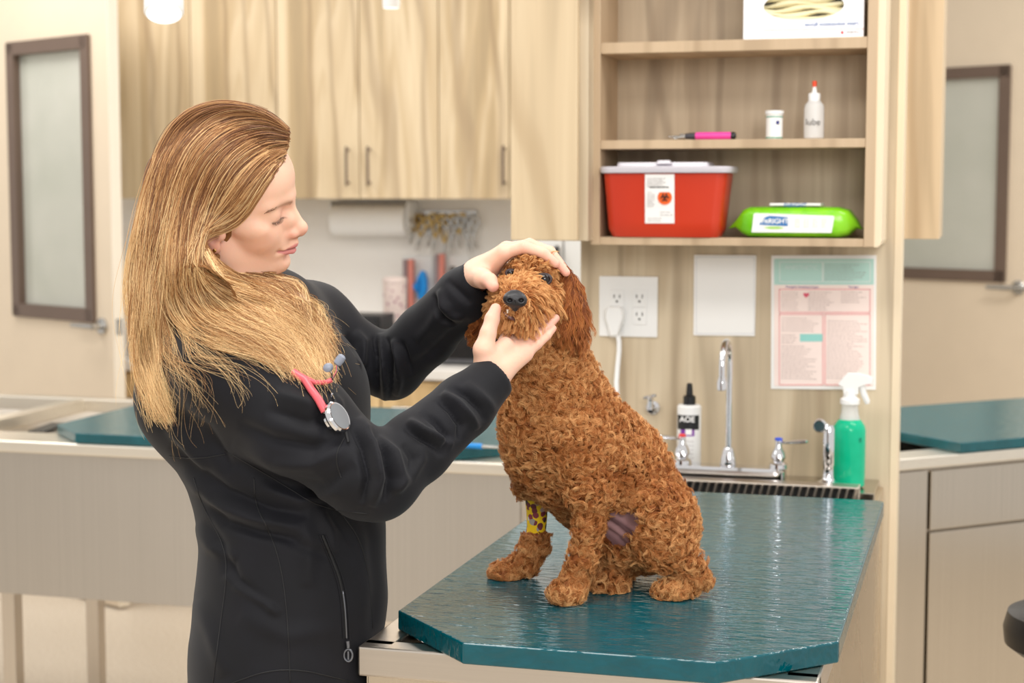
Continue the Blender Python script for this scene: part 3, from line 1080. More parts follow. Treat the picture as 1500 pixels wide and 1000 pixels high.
# paper sheet / sign
cs = [ap(1016, 491), ap(1106, 492), ap(1108, 373.5), ap(1017, 373)]
t = tag(G().prism(cs, (0, -.004, 0)).obj('blank_sheet', M_TAG, bev=.0008), 'blank white sheet fixed to the wood panel above the faucet', 'sheet')
g = G()
for (x0_, y0_, x1_, y1_) in ((1019.5, 376, 1105, 376.8), (1019.5, 488, 1105, 488.8), (1019.5, 376, 1020.2, 488.5), (1104.3, 376, 1105, 488.5)):
    g.prism([ap(x0_, y1_, YP - .0045), ap(x1_, y1_, YP - .0045), ap(x1_, y0_, YP - .0045), ap(x0_, y0_, YP - .0045)], (0, -.0003, 0))
g.obj('border_line', plastic('border_grey', (205, 205, 210), .6), t)

# anaesthetic chart
cs = [ap(1129.5, 569), ap(1283, 570.5), ap(1284, 373.5), ap(1130, 374)]
t = tag(G().prism(cs, (0, -.0025, 0)).obj('chart_poster', M_TAG), 'laminated pink and teal medical chart on the wood panel', 'poster')
yq1 = YP - .0035


def ps(x0_, y0_, x1_, y1_, m, name, y=yq1, par=None, th=.0004):
    return G().prism([ap(x0_, y1_, y), ap(x1_, y1_, y), ap(x1_, y0_, y), ap(x0_, y0_, y)], (0, -th, 0)).obj(name, m, par or t)


ps(1134, 379, 1280, 417, plastic('chart_teal', (182, 220, 210), .6), 'header_field')
ps(1134, 417, 1280, 565.5, plastic('chart_pink', (249, 230, 222), .6), 'body_field')
g = G()


def frame(g, x0_, y0_, x1_, y1_, w, y):
    for a_ in ((x0_, y0_, x1_, y0_ + w), (x0_, y1_ - w, x1_, y1_), (x0_, y0_, x0_ + w, y1_), (x1_ - w, y0_, x1_, y1_)):
        g.prism([ap(a_[0], a_[3], y), ap(a_[2], a_[3], y), ap(a_[2], a_[1], y), ap(a_[0], a_[1], y)], (0, -.0003, 0))


yq2 = YP - .0042
for b_ in ((1141, 423, 1275, 458), (1141, 459.5, 1206, 564), (1208, 459.5, 1275, 564)):
    frame(g, *b_, 1.2, yq2)
g.obj('frame_line', plastic('chart_rose', (236, 160, 160), .6), t)
g = G()
for b_ in ((1142, 383, 1205, 413), (1206, 383, 1275, 413)):
    frame(g, *b_, .7, yq2)
g.obj('header_frame', M_TAG, t)
ps(1172, 489, 1205, 500, plastic('chart_teal2', (150, 214, 206), .6), 'teal_box', yq2)
text_mesh('ANESTHETIC', .0125, plastic('chart_white', (222, 238, 234), .6), t, ap(1174, 392, yq2 - .0005), RX, UPV, 'lettering', .0002)
M_PUR = plastic('chart_purple', (110, 90, 160), .6)
text_mesh('Recognize Anesthetic Depth', .0062, M_PUR, t, ap(1175, 420.3, yq2 - .0005), RX, UPV, 'lettering', .0002)
text_mesh('Too light', .0062, M_PUR, t, ap(1250, 420.3, yq2 - .0005), RX, UPV, 'lettering', .0002)
M_CI = plastic('chart_ink', (140, 116, 112), .7)
pw = .00149


def dl(x, y, w, rows, pitch=3.7):
    g = G()
    dashes(g, ap(x, y, yq2), RX, UPV, NY, w * pw, rows, pitch * pw, .0008, rnd, .85, seglen=(.003, .009))
    g.obj('small_print', M_CI, t)


dl(1208, 388, 60, 7, 3.6)
dl(1145, 428, 24, 8)
dl(1184, 428, 38, 8)
dl(1232, 428, 36, 5)
dl(1145, 466, 54, 6)
dl(1145, 491, 24, 4)
dl(1145, 507, 52, 14)
dl(1212, 470, 58, 24, 3.7)
g = G()
hc = ap(1181, 432, yq2)
hp = [hc + RX * (.0004 * 16 * sin(a) ** 3) + UPV * (.0004 * (13 * cos(a) - 5 * cos(2 * a) - 2 * cos(3 * a) - cos(4 * a))) for a in np.linspace(0, 2 * pi, 29)[:-1]]
g.prism(hp, (0, -.0005, 0))
g.obj('heart', plastic('heart_red', (222, 84, 110), .5), t)

# ================================================================== WET TABLE WITH SINK (foreground)
TX0, TX1, TY0 = -.823, -.19, 2.135
ZR = .92
M_STEELY = steel('brushed_steel_front', (214, 200, 180), 0.27, 0.4, 'z')
t = thing('exam_wet_table', 'stainless steel wet table with a sink deck carrying the teal pad', 'table', ((TX0 + TX1) / 2, 2.9, 0))
# rim (rails) as frame around the tub
g = G()
rw = .055
g.box((TX0, TY0, ZR - .042), (TX1, TY0 + .04, ZR), .003)
g.box((TX0, TY0 + .02, ZR - .042), (TX0 + rw - .01, 3.4, ZR), .003)
g.box((TX1 - rw + .01, TY0 + .02, ZR - .042), (TX1, 3.4, ZR), .003)
g.obj('rim', M_STEEL, t)
g = G()
g.box((TX0 + .012, TY0 + .008, .16), (TX1 - .012, TY0 + .02, ZR - .04), .001)
g.box((TX0 + .008, TY0 + .012, .16), (TX0 + .02, YP - .004, ZR - .02), .001)
g.box((TX1 - .02, TY0 + .012, .16), (TX1 - .008, YP - .004, ZR - .02), .001)
g.box((TX0 + .012, TY0 + .012, .16), (TX1 - .012, YP - .004, .18), .001)
g.box((TX0 + .012, TY0 + .03, .76), (TX1 - .012, 3.30, .765), .0)
g.obj('tub', M_STEELY, t)
for k in range(26):
    y = TY0 + .055 + k * .045
    G().tube([(TX0 + .03, y, ZR - .022), (TX1 - .03, y, ZR - .022)], .0045, 8).obj('grate_rod', M_CHROME, t, smooth=True)
for x in (TX0 + .04, TX1 - .04):
    for y in (TY0 + .05, YP - .06):
        G().box((x - .02, y - .02, 0), (x + .02, y + .02, .16), .002).obj('leg', M_STEELZ, t)
# sink deck at the back
g = G()
xs0, xs1 = TX0, -.207
sk0, sk1 = HY(1262, 720, 3.42)[0], 0
g.box((xs0, 3.40, .90), (xs1, 3.44, .905), .001)
g.box((xs0, 3.56, .90), (xs1, YP - .003, .915), .001)
deck = g.obj('sink_deck', steel('deck_steel', (190, 184, 172), .18, .3, 'x'), t)
# perforated drain lip: a rounded bar with slanted slots, seen edge on behind the pad
yl = 3.50
pl, pr = HY(880, 720, yl), HY(1258, 724, yl)
zl0 = HY(1258, 729, yl)[2]
zl1 = HY(1258, 716, yl)[2]
g = G()
g.box((pl[0], yl, zl1 - .003), (pr[0], yl + .045, zl1 + .003), .002)
g.box((pl[0], yl + .002, zl0 - .03), (pr[0], yl + .006, zl0 - .012), .001)
g.box((pl[0], yl + .006, zl0 - .03), (pl[0] + .01, yl + .045, zl1), .001)
g.box((pr[0] - .01, yl + .006, zl0 - .03), (pr[0], yl + .045, zl1), .001)
g.obj('drain_lip', M_STEEL, t)
nt = 34
for i in range(nt):
    x = pl[0] + .006 + (pr[0] - pl[0] - .016) * i / (nt - 1)
    G().tube([(x - .004, yl + .001, zl0 - .014), (x + .004, yl + .001, zl1 - .001)], .0042, 6, flat=.8).obj('drain_tooth', M_STEEL, t, smooth=True)
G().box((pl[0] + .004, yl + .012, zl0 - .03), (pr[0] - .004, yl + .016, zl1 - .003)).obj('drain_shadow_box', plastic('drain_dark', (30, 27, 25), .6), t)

# faucet with two levers (one thing)
YFc = 3.60
zd = HY(1067, 690, YFc)[2]
fb = Vector(HY(1067, 684, YFc))
t = thing('sink_faucet', 'chrome gooseneck faucet with red and blue lever taps on the sink deck', 'faucet', (fb.x, YFc, .915))
g = G()
bl_, br_ = HY(955, 700, YFc)[0], HY(1152, 700, YFc)[0]
zt0, zt1 = HY(1067, 708, YFc - .02)[2], HY(1067, 684, YFc - .02)[2]
loft(g, [rrect(bl_, br_, YFc - .03, YFc + .03, .025, zt0), rrect(bl_, br_, YFc - .03, YFc + .03, .025, zt1 - .006), rrect(bl_ + .006, br_ - .006, YFc - .024, YFc + .024, .02, zt1)])
g.obj('base_plate', M_CHROME, t, smooth=True)
g = G()
mpx = (fb - Vector(HY(1067, 674, YFc))).length / 10
g.lathe((fb.x, YFc, zt1), [(12 * mpx, 0), (12.5 * mpx, 3 * mpx), (11 * mpx, 12 * mpx), (8 * mpx, 24 * mpx), (6.5 * mpx, 27 * mpx)], 28)
g.obj('spout_collar', M_CHROME, t, smooth=True)
ztop_ = HY(1068, 494, YFc)[2]
path = [(fb.x, YFc, zt1 + 20 * mpx)]
path += [(fb.x, YFc, zt1 + 20 * mpx + (ztop_ - zt1 - 20 * mpx - .055) * k) for k in (.3, .6, 1)]
for a_ in np.linspace(0, pi, 12)[1:]:
    path.append((fb.x, YFc - .055 * (1 - cos(a_)), ztop_ - .055 + .05 * sin(a_)))
path += [(fb.x, YFc - .11, ztop_ - .08), (fb.x, YFc - .11, HY(1067, 560, YFc - .11)[2])]
G().tube(path, .0068, 16).obj('spout', M_CHROME, t, smooth=True)
zn = HY(1067, 572, YFc - .11)[2]
G().lathe((fb.x, YFc - .11, zn), [(.008, 0), (.0105, .002), (.0105, .018), (.008, .026), (.0085, .03)], 20).obj('aerator', M_CHROME, t, smooth=True)
for px, col, sg in ((1140, (60, 90, 210), 1), (999, (225, 70, 70), -1)):
    x = HY(px, 690, YFc)[0]
    g = G()
    g.lathe((x, YFc, zt1), [(14 * mpx, 0), (13 * mpx, 6 * mpx), (8 * mpx, 10 * mpx), (11 * mpx, 16 * mpx), (9.5 * mpx, 23 * mpx), (5 * mpx, 30 * mpx), (5 * mpx, 40 * mpx)], 28)
    h = g.obj('tap_handle', M_CHROME, t, smooth=True)
    G().lathe((x, YFc, zt1 + 40 * mpx), [(5.5 * mpx, 0), (5.5 * mpx, 3 * mpx), (4 * mpx, 4 * mpx)], 16).obj('index_button', plastic('button_%s' % ('blue' if sg > 0 else 'red'), col, .3), h, smooth=True)
    c = Vector((x, YFc, zt1 + 37 * mpx))
    dv = Vector((1, -.25, .06)) if sg > 0 else Vector((-.7, -.7, .1))
    G().tube([c, c + dv * 12 * mpx, c + dv * 30 * mpx + Vector((0, 0, 1.2 * mpx)), c + dv * 41 * mpx + Vector((0, 0, 2 * mpx)), c + dv * 43 * mpx + Vector((0, 0, 2 * mpx))], [4 * mpx, 4 * mpx, 6.2 * mpx, 5 * mpx, 1 * mpx], 14, flat=.55).obj('lever', M_CHROME, h, smooth=True)

# side sprayer
cS = Vector(HY(1213, 708, 3.56))
t = thing('side_sprayer', 'chrome pull out hand sprayer standing at the right of the sink deck', 'sprayer', cS)
mp_ = (Vector(HY(1213, 608, 3.56)) - cS).length / 100
G().lathe(cS, [(16 * mp_, 0), (16 * mp_, 2.5 * mp_), (11 * mp_, 5 * mp_), (8 * mp_, 9 * mp_), (7.5 * mp_, 26 * mp_), (8.5 * mp_, 28 * mp_), (8.5 * mp_, 80 * mp_), (6 * mp_, 86 * mp_)], 28).obj('sprayer_body', M_CHROME, t, smooth=True)
hp_ = cS + Vector((-13 * mp_, -.004, 84 * mp_))
G().tube([cS + Vector((0, 0, 76 * mp_)), cS + Vector((-6 * mp_, 0, 82 * mp_)), hp_ + Vector((0, 0, -3 * mp_))], [8 * mp_, 8 * mp_, 6 * mp_], 16).lathe(hp_ + Vector((0, .012, 1 * mp_)), [(9 * mp_, 0), (10 * mp_, .006), (10 * mp_, .020), (8 * mp_, .024)], 24, (0, -1, 0)).obj('spray_head', M_CHROME, t, smooth=True)

# second tap at the panel, just behind the dog's shoulder
c = Vector(HY(952, 600, 3.70))
t = thing('wall_tap', 'small chrome tap on the wood panel just behind the back of the dog', 'tap', c)
G().lathe(c + Vector((0, .038, 0)), [(.016, 0), (.016, .004), (.009, .008), (.009, .03)], 20, NY).tube([c, c + Vector((0, 0, .02)), c + Vector((.002, -.004, .032))], [.008, .007, .005], 12).obj('tap_body', M_CHROME, t, smooth=True)
G().tube([c + Vector((-.014, 0, .026)), c + Vector((.014, 0, .034))], .004, 10).obj('lever', M_CHROME, t, smooth=True)

# spray bottle of green cleaner
cB = Vector(HY(1243, 702, 3.63))
cB.z = .9155
mb = (Vector(HY(1243, 602, 3.63)) - Vector(HY(1243, 702, 3.63))).length / 100
t = thing('spray_bottle', 'trigger spray bottle of bright green liquid beside the chrome sprayer', 'spray bottle', cB)
q = NT('green_liquid_bottle')
q.b.inputs['Base Color'].default_value = (*lin((18, 186, 138)), 1)
q.b.inputs['Roughness'].default_value = .12
q.b.inputs['Transmission Weight'].default_value = .2
q.b.inputs['IOR'].default_value = 1.33
q.l(q.ramp(q.noise(q.coord(), 20, 2), [(.3, lin((20, 192, 144))), (.7, lin((36, 206, 158)))]), q.b.inputs['Base Color'])
G().lathe(cB, [(19 * mb, 0), (23 * mb, 3 * mb), (23.5 * mb, 20 * mb), (23.5 * mb, 70 * mb), (23.5 * mb, 84 * mb), (22 * mb, 90 * mb), (18 * mb, 96 * mb), (15 * mb, 99 * mb)], 40).obj('liquid', q.m, t, smooth=True)
G().lathe(cB, [(15 * mb, 98.5 * mb), (12.5 * mb, 108 * mb), (11.5 * mb, 118 * mb), (13 * mb, 122 * mb)], 32).obj('bottle_neck', M_MILK, t, smooth=True)
nk = G().lathe(cB, [(14 * mb, 121 * mb), (14 * mb, 128 * mb), (10 * mb, 131 * mb), (9 * mb, 142 * mb)], 24)
hd = []
zc = cB.z
for x, z in [(-17, 150), (-10, 160), (-4, 166), (10, 167), (26, 163), (32, 160), (32, 152), (20, 150), (12, 146), (12, 136), (-9, 136), (-10, 146)]:
    hd.append((cB.x + x * mb, 0, zc + z * mb))
nk.prism([(x, cB.y - .010, z) for x, _, z in hd], (0, .020, 0))
nk.obj('spray_head', M_WHITE, t, bev=.001)
G().tube([cB + Vector((16 * mb, 0, 150 * mb)), cB + Vector((19 * mb, 0, 138 * mb)), cB + Vector((24 * mb, 0, 126 * mb)), cB + Vector((25 * mb, 0, 122 * mb))], [5 * mb, 4.5 * mb, 4.5 * mb, 3 * mb], 10).obj('trigger', M_WHITE, t, smooth=True)
text_mesh('II', 10 * mb, plastic('ink_green', (10, 110, 90), .5), t, cB + Vector((17 * mb, -17.5 * mb, 71 * mb)), Vector((1, .8, 0)), UPV, 'mark', .0002)

# white pump spray bottle AOE
cA = Vector(HY(1009, 683, 3.68))
cA.z = .9155
ma = (Vector(HY(1009, 583, 3.68)) - Vector(HY(1009, 683, 3.68))).length / 100
t = thing('lotion_bottle', 'white bottle with a black pump and a black and purple label behind the faucet', 'bottle', cA)
zo = 0.0
hb_ = (Vector(HY(1009, 592, 3.68)).z - cA.z)
G().lathe(cA, [(16 * ma, 0), (17.5 * ma, 2 * ma), (17.5 * ma, hb_ - 3 * ma), (15 * ma, hb_)], 40).obj('bottle_body', M_WHITE, t, smooth=True)
G().lathe(cA, [(9 * ma, hb_), (9 * ma, hb_ + 12 * ma), (5.5 * ma, hb_ + 14 * ma)], 24).obj('cap', M_BLACK, t, smooth=True)
G().lathe(cA, [(5 * ma, hb_ + 13 * ma), (5 * ma, hb_ + 18 * ma), (4 * ma, hb_ + 30 * ma), (2.5 * ma, hb_ + 31 * ma)], 20).obj('pump_head', M_BLACK, t, smooth=True)


def arcband(c, r, a0, a1, z0_, z1_, n=14):
    v, f = [], []
    for i in range(n + 1):
        a = radians(a0 + (a1 - a0) * i / n)
        for z in (z0_, z1_):
            v.append((c.x + r * sin(a), c.y - r * cos(a), c.z + z))
    for i in range(n):
        f.append((2 * i, 2 * i + 2, 2 * i + 3, 2 * i + 1))
    return G().add(v, f)


arcband(cA, 17.65 * ma, -62, 62, hb_ - 35 * ma, hb_ - 14 * ma).obj('label_band', M_BLACK, t)
arcband(cA, 17.7 * ma, -35, 35, hb_ - 44 * ma, hb_ - 35 * ma).obj('label_patch', plastic('label_purple', (128, 56, 160), .5), t)
arcband(cA, 17.8 * ma, -8, 22, hb_ - 42 * ma, hb_ - 34 * ma, 6).obj('label_figure', M_TAG, t)
text_mesh('AOE', 11 * ma, M_TAG, t, cA + Vector((0, -18.0 * ma, hb_ - 20 * ma)), RX, UPV, 'lettering', .0003, bold=.0004)
g = G()
for r in range(6):
    dashes(g, cA + Vector((-9 * ma, -17.8 * ma, hb_ - (52 + r * 6) * ma)), RX, UPV, NY, 19 * ma, 1, .003, .0008, rnd, 1)
g.obj('small_print', M_INK, t)


# ================================================================== TEAL PADS
def pad_mat(name, rgb, sx, sy, b=0.35):
    q = NT(name)
    a = lin(rgb)
    q.l(q.ramp(q.noise(q.coord(), 30, 3), [(.3, tuple(x * .85 for x in a)), (.7, tuple(x * 1.1 for x in a))]), q.b.inputs['Base Color'])
    n1 = q.noise(q.coord((sx, sy, 40)), 1.0, 1, .5, .8)
    n2 = q.noise(q.coord((sx * 3.2, sy * 3.2, 120)), 1.0, 2, .5, .3)
    q.bump(q.mix(.2, n1, n2), b, .007)
    q.b.inputs['Roughness'].default_value = .05
    q.b.inputs['Specular IOR Level'].default_value = .55
    q.b.inputs['Coat Weight'].default_value = .0
    q.b.inputs['Coat Roughness'].default_value = .05
    return q.m


M_PAD = pad_mat('teal_vinyl', (0, 80, 90), 24, 80, .30)


def pad(name, x0, x1, y0, y1, z0, th, ch, m, back_ch=None):
    bc = ch if back_ch is None else back_ch
    p = [(x0, y0 + ch), (x0 + ch, y0), (x1 - ch, y0), (x1, y0 + ch), (x1, y1 - bc), (x1 - bc, y1), (x0 + bc, y1), (x0, y1 - bc)]
    return G().prism([(x, y, z0) for x, y in p], (0, 0, th)).obj(name, m, bev=.003, seg=3)


PAD_Z = .950
o = pad('exam_pad', -.797, -.172, 2.088, 3.294, ZR + .0005, .0295, .142, M_PAD, .012)
tag(o, 'glossy teal exam pad with clipped front corners, under the sitting dog', 'exam pad')

# ================================================================== LEFT WET TABLE (behind the woman)
LY0, LY1, LX0, LX1, LZ = 3.815, 4.63, -3.55, -1.045, .90
t = thing('exam_wet_table', 'long stainless steel wet table behind the woman, on square legs', 'table', ((LX0 + LX1) / 2, 4.2, 0))
g = G()
g.box((LX0, LY0, LZ - .03), (LX1, LY0 + .16, LZ), .004)
g.box((LX0, LY1 - .05, LZ - .03), (LX1, LY1, LZ + .012), .004)
xk = HZ(126, 589, LZ)[0]
g.box((xk - .05, LY0 + .1, LZ - .03), (xk, LY1, LZ + .010), .004)
g.box((LX1 - .10, LY0 + .1, LZ - .03), (LX1, LY1, LZ), .004)
g.box((LX0, LY0 + .1, LZ - .03), (LX0 + .05, LY1, LZ), .004)
M_RIM = steel('pale_steel_rim', (236, 228, 214), .35, .3, 'x')
g.obj('rim', M_RIM, t)
g = G()
zb = .49
g.box((LX0 + .01, LY0 + .012, zb), (LX1 - .01, LY0 + .022, LZ - .028), .001)
g.box((LX1 - .02, LY0 + .015, zb), (LX1 - .01, LY1 - .02, LZ - .028), .001)
g.box((LX0 + .01, LY0 + .015, zb), (LX0 + .02, LY1 - .02, LZ - .028), .001)
g.box((LX0 + .01, LY1 - .03, zb), (LX1 - .01, LY1 - .02, LZ - .028), .001)
g.box((LX0 + .01, LY0 + .015, zb), (LX1 - .01, LY1 - .02, zb + .01), .001)
g.box((LX0 + .01, LY0 + .015, LZ - .034), (LX1 - .01, LY1 - .02, LZ - .028), .0)
M_TUB = steel('brushed_steel_tub', (190, 183, 174), .3, .88, 'z')
M_TUB.node_tree.nodes['Principled BSDF'].inputs['Anisotropic Rotation'].default_value = .25
g.obj('tub', M_TUB, t)
for px in (18, 140):
    Yl = LY0 + (.06 if px == 18 else .40)
    x = HY(px, 900, Yl)[0]
    G().box((x - .02, Yl - .02, .0), (x + .02, Yl + .02, zb), .003).obj('leg', M_STEELZ, t)
for x in (LX0 + .1, LX1 - .06):
    for y in (LY0 + .06, LY1 - .08):
        G().box((x - .02, y - .02, .0), (x + .02, y + .02, zb), .003).obj('leg', M_STEELZ, t)
g = G()
s0 = HZ(40, 619, LZ + .001)
s1 = HZ(76, 607, LZ + .001)
g.prism([(s0[0], s0[1], LZ - .027), (s0[0] + .05, s0[1], LZ - .027), (s1[0] + .05, s1[1], LZ - .027), (s1[0], s1[1], LZ - .027)], (0, 0, .005))
g.obj('slot', M_BLACK, t)
px0 = HZ(73, 632, LZ + .012)[0]
px1 = HZ(746, 668, LZ + .012)[0]
M_PAD2 = pad_mat('teal_vinyl_far', (10, 84, 92), 30, 60, .25)
M_PAD2.node_tree.nodes['Principled BSDF'].inputs['Roughness'].default_value = .22
yp0 = HZ(180, 652, LZ)[1]
o = pad('exam_pad', px0, px1, yp0 + .0, LY1 - .10, LZ + .0005, .026, .13, M_PAD2)
tag(o, 'long teal pad on the steel table behind the woman', 'exam pad')
c = HZ(697, 659, LZ + .03)
t = thing('nail_trimmer', 'small blue handled tool lying at the right end of the far teal pad', 'tool', (c[0], c[1], LZ + .027))
G().tube([(c[0] - .05, c[1] + .04, LZ + .034), (c[0] + .005, c[1] + .035, LZ + .034)], [.006, .007], 10).obj('handle', M_BLUE, t, smooth=True)
G().tube([(c[0] + .005, c[1] + .035, LZ + .034), (c[0] + .05, c[1] + .03, LZ + .034)], [.004, .003], 8).obj('tip', M_SATIN, t, smooth=True)
c = HZ(756, 679, LZ)
t = tag(G().box((c[0] - .02, c[1] + .03, LZ), (c[0] + .045, c[1] + .11, LZ + .045), .006).obj('white_carton', M_TAG), 'small white box at the right end of the steel table, past the far pad', 'box')

# ================================================================== RIGHT WET TABLE, turned 45 degrees
R0 = Vector(HZ(1290, 674, .90))
R2 = Vector(HZ(1500, 655, .90))
ru = (R2 - R0)
ru.z = 0
ru.normalize()
rn = Vector((-ru.y, ru.x, 0))        # away from the camera
RL = 1.9
zr0 = .90


def rp(a, b, z):
    v = R0 + ru * a + rn * b
    return Vector((v.x, v.y, z))


def rbox(g, a0, a1, b0, b1, z0, z1):
    return g.prism([rp(a0, b0, z0), rp(a1, b0, z0), rp(a1, b1, z0), rp(a0, b1, z0)], (0, 0, z1 - z0))


t = thing('exam_wet_table', 'stainless steel wet table cabinet with drawer and door beyond the partition', 'table', rp(RL / 2, .35, 0))
g = G()
rbox(g, -.02, RL, -.012, .09, zr0 - .028, zr0)
rbox(g, -.02, RL, .62, .70, zr0 - .028, zr0)
rbox(g, -.02, .12, .09, .62, zr0 - .028, zr0)
rbox(g, RL - .1, RL, .09, .62, zr0 - .028, zr0)
g.obj('rim', M_RIM, t, bev=.003)
M_STR = steel('brushed_steel_cabinet', (196, 186, 172), .22, .5, 'z')
g = G()
rbox(g, -.01, RL - .01, .004, .69, .10, zr0 - .0285)
g.obj('body', M_STR, t, bev=.002)
g = G()
rbox(g, .03, RL - .05, .06, .65, .0, .10)
g.obj('plinth', M_BLACK, t)
# seam position in px 1357
sa = None
for k in range(400):
    a = k * .002
    p = rp(a, 0, .8)
    d_ = p - Vector(CC)
    px = 750 + FPX * d_.dot(Vector(CR)) / d_.dot(Vector(CF))
    if px > 1357:
        sa = a
        break


def zat(px, py):
    """height on the front face seen at a pixel"""
    r = Vector(CF + CR * ((px - 750) / FPX) + CU * ((500 - py) / FPX))
    k = (R0 - Vector(CC)).dot(rn) / r.dot(rn)
    return CC[2] + r.z * k


zd_ = zat(1358, 777)
g = G()
rbox(g, sa + .002, sa + .62, -.012, .003, zd_ + .003, zr0 - .036)
g.obj('drawer', M_STR, t, bev=.002)
g = G()
rbox(g, sa + .002, sa + .62, -.012, .003, .13, zd_ - .003)
g.obj('door', M_STR, t, bev=.002)
g = G()
rbox(g, -.008, sa - .002, -.006, .003, .13, zr0 - .034)
g.obj('end_stile', M_STR, t, bev=.002)
# pad on it
pa = HZ(1318, 640, zr0 + .012)
pb = HZ(1408, 657, zr0 + .012)


def rcoord(p):
    v = Vector(p) - R0
    return v.dot(ru), v.dot(rn)


a1, b1 = rcoord(pa)
a2, b2 = rcoord(pb)
b2 = max(b2, -.02)
pts = [rp(a1, b1, zr0 + .0005), rp(a2, b2, zr0 + .0005), rp(RL - .2, b2, zr0 + .0005), rp(RL - .1, b2 + .12, zr0 + .0005), rp(RL - .1, .62, zr0 + .0005), rp(a1, .62, zr0 + .0005)]
o = G().prism(pts, (0, 0, .026)).obj('exam_pad', M_PAD2, bev=.003, seg=3)
tag(o, 'teal pad on the steel cabinet table beyond the wood partition', 'exam pad')

# ================================================================== STOOL
d_ = 3.2
cS = P(1567, 925, d_)
t = thing('stool', 'black padded stool seat at the edge of the room beside the steel cabinet', 'stool', (cS[0], cS[1], 0))
hs = cS[2]
x, y = cS[0] + .035, cS[1]
G().lathe((x, y, hs - .045), [(.04, 0), (.13, .002), (.155, .02), (.158, .05), (.15, .08), (.12, .092), (.02, .097)], 48).obj('seat', mat('black_vinyl', (26, 26, 28), .35), t, smooth=True)
G().lathe((x, y, .10), [(.025, 0), (.025, hs - .145)], 20).obj('gas_lift', M_CHROME, t, smooth=True)
G().lathe((x, y, hs - .08), [(.10, 0), (.10, .034)], 20).obj('seat_plate', M_BLACK, t, smooth=True)
for k in range(5):
    a = 2 * pi * k / 5 + .3
    e = Vector((x + .26 * cos(a), y + .26 * sin(a), .075))
    f_ = G().tube([(x, y, .115), e], [.022, .014], 10).obj('base_leg', M_CHROME, t, smooth=True)
    G().lathe(e + Vector((-.012 * sin(a), .012 * cos(a), -.047)), [(.005, 0), (.027, .001), (.027, .023), (.005, .024)], 18, (sin(a), -cos(a), 0)).obj('caster', M_BLACK, f_, smooth=True)

# ================================================================== CEILING LAMP HEADS (upper edge of the picture)
for px, py, d_, r, lab in ((240, 2, 3.4, .040, 'white swivel lamp head hanging above the far left steel table'), (573, -6, 4.2, .022, 'small white lamp head just showing at the top edge above the wall cabinets')):
    c = Vector(P(px, py, d_))
    t = thing('ceiling_lamp', lab, 'lamp', c)
    ax = Vector((.25, -.5, -1)).normalized() if r > .03 else Vector((0, 0, -1))
    G().lathe(c - ax * .06, [(r * .45, -.02), (r * .9, .0), (r, .03), (r, .085), (r * .93, .09)], 32, ax).obj('lamp_head', M_WHITE, t, smooth=True)
    q = NT('lamp_lens')
    q.b.inputs['Base Color'].default_value = (1, 1, 1, 1)
    q.b.inputs['Emission Color'].default_value = (1, .98, .95, 1)
    q.b.inputs['Emission Strength'].default_value = .8
    G().lathe(c + ax * .028, [(r * .9, 0), (r * .88, .003)], 32, ax).obj('lens', q.m, t, smooth=True)
    e = c + Vector((.07, .1, .25))
    G().tube([c - ax * .07, c - ax * .05 + Vector((.06, .04, .05)), e, (e.x, e.y, 3.0)], .011, 12).obj('arm', M_WHITE, t, smooth=True)

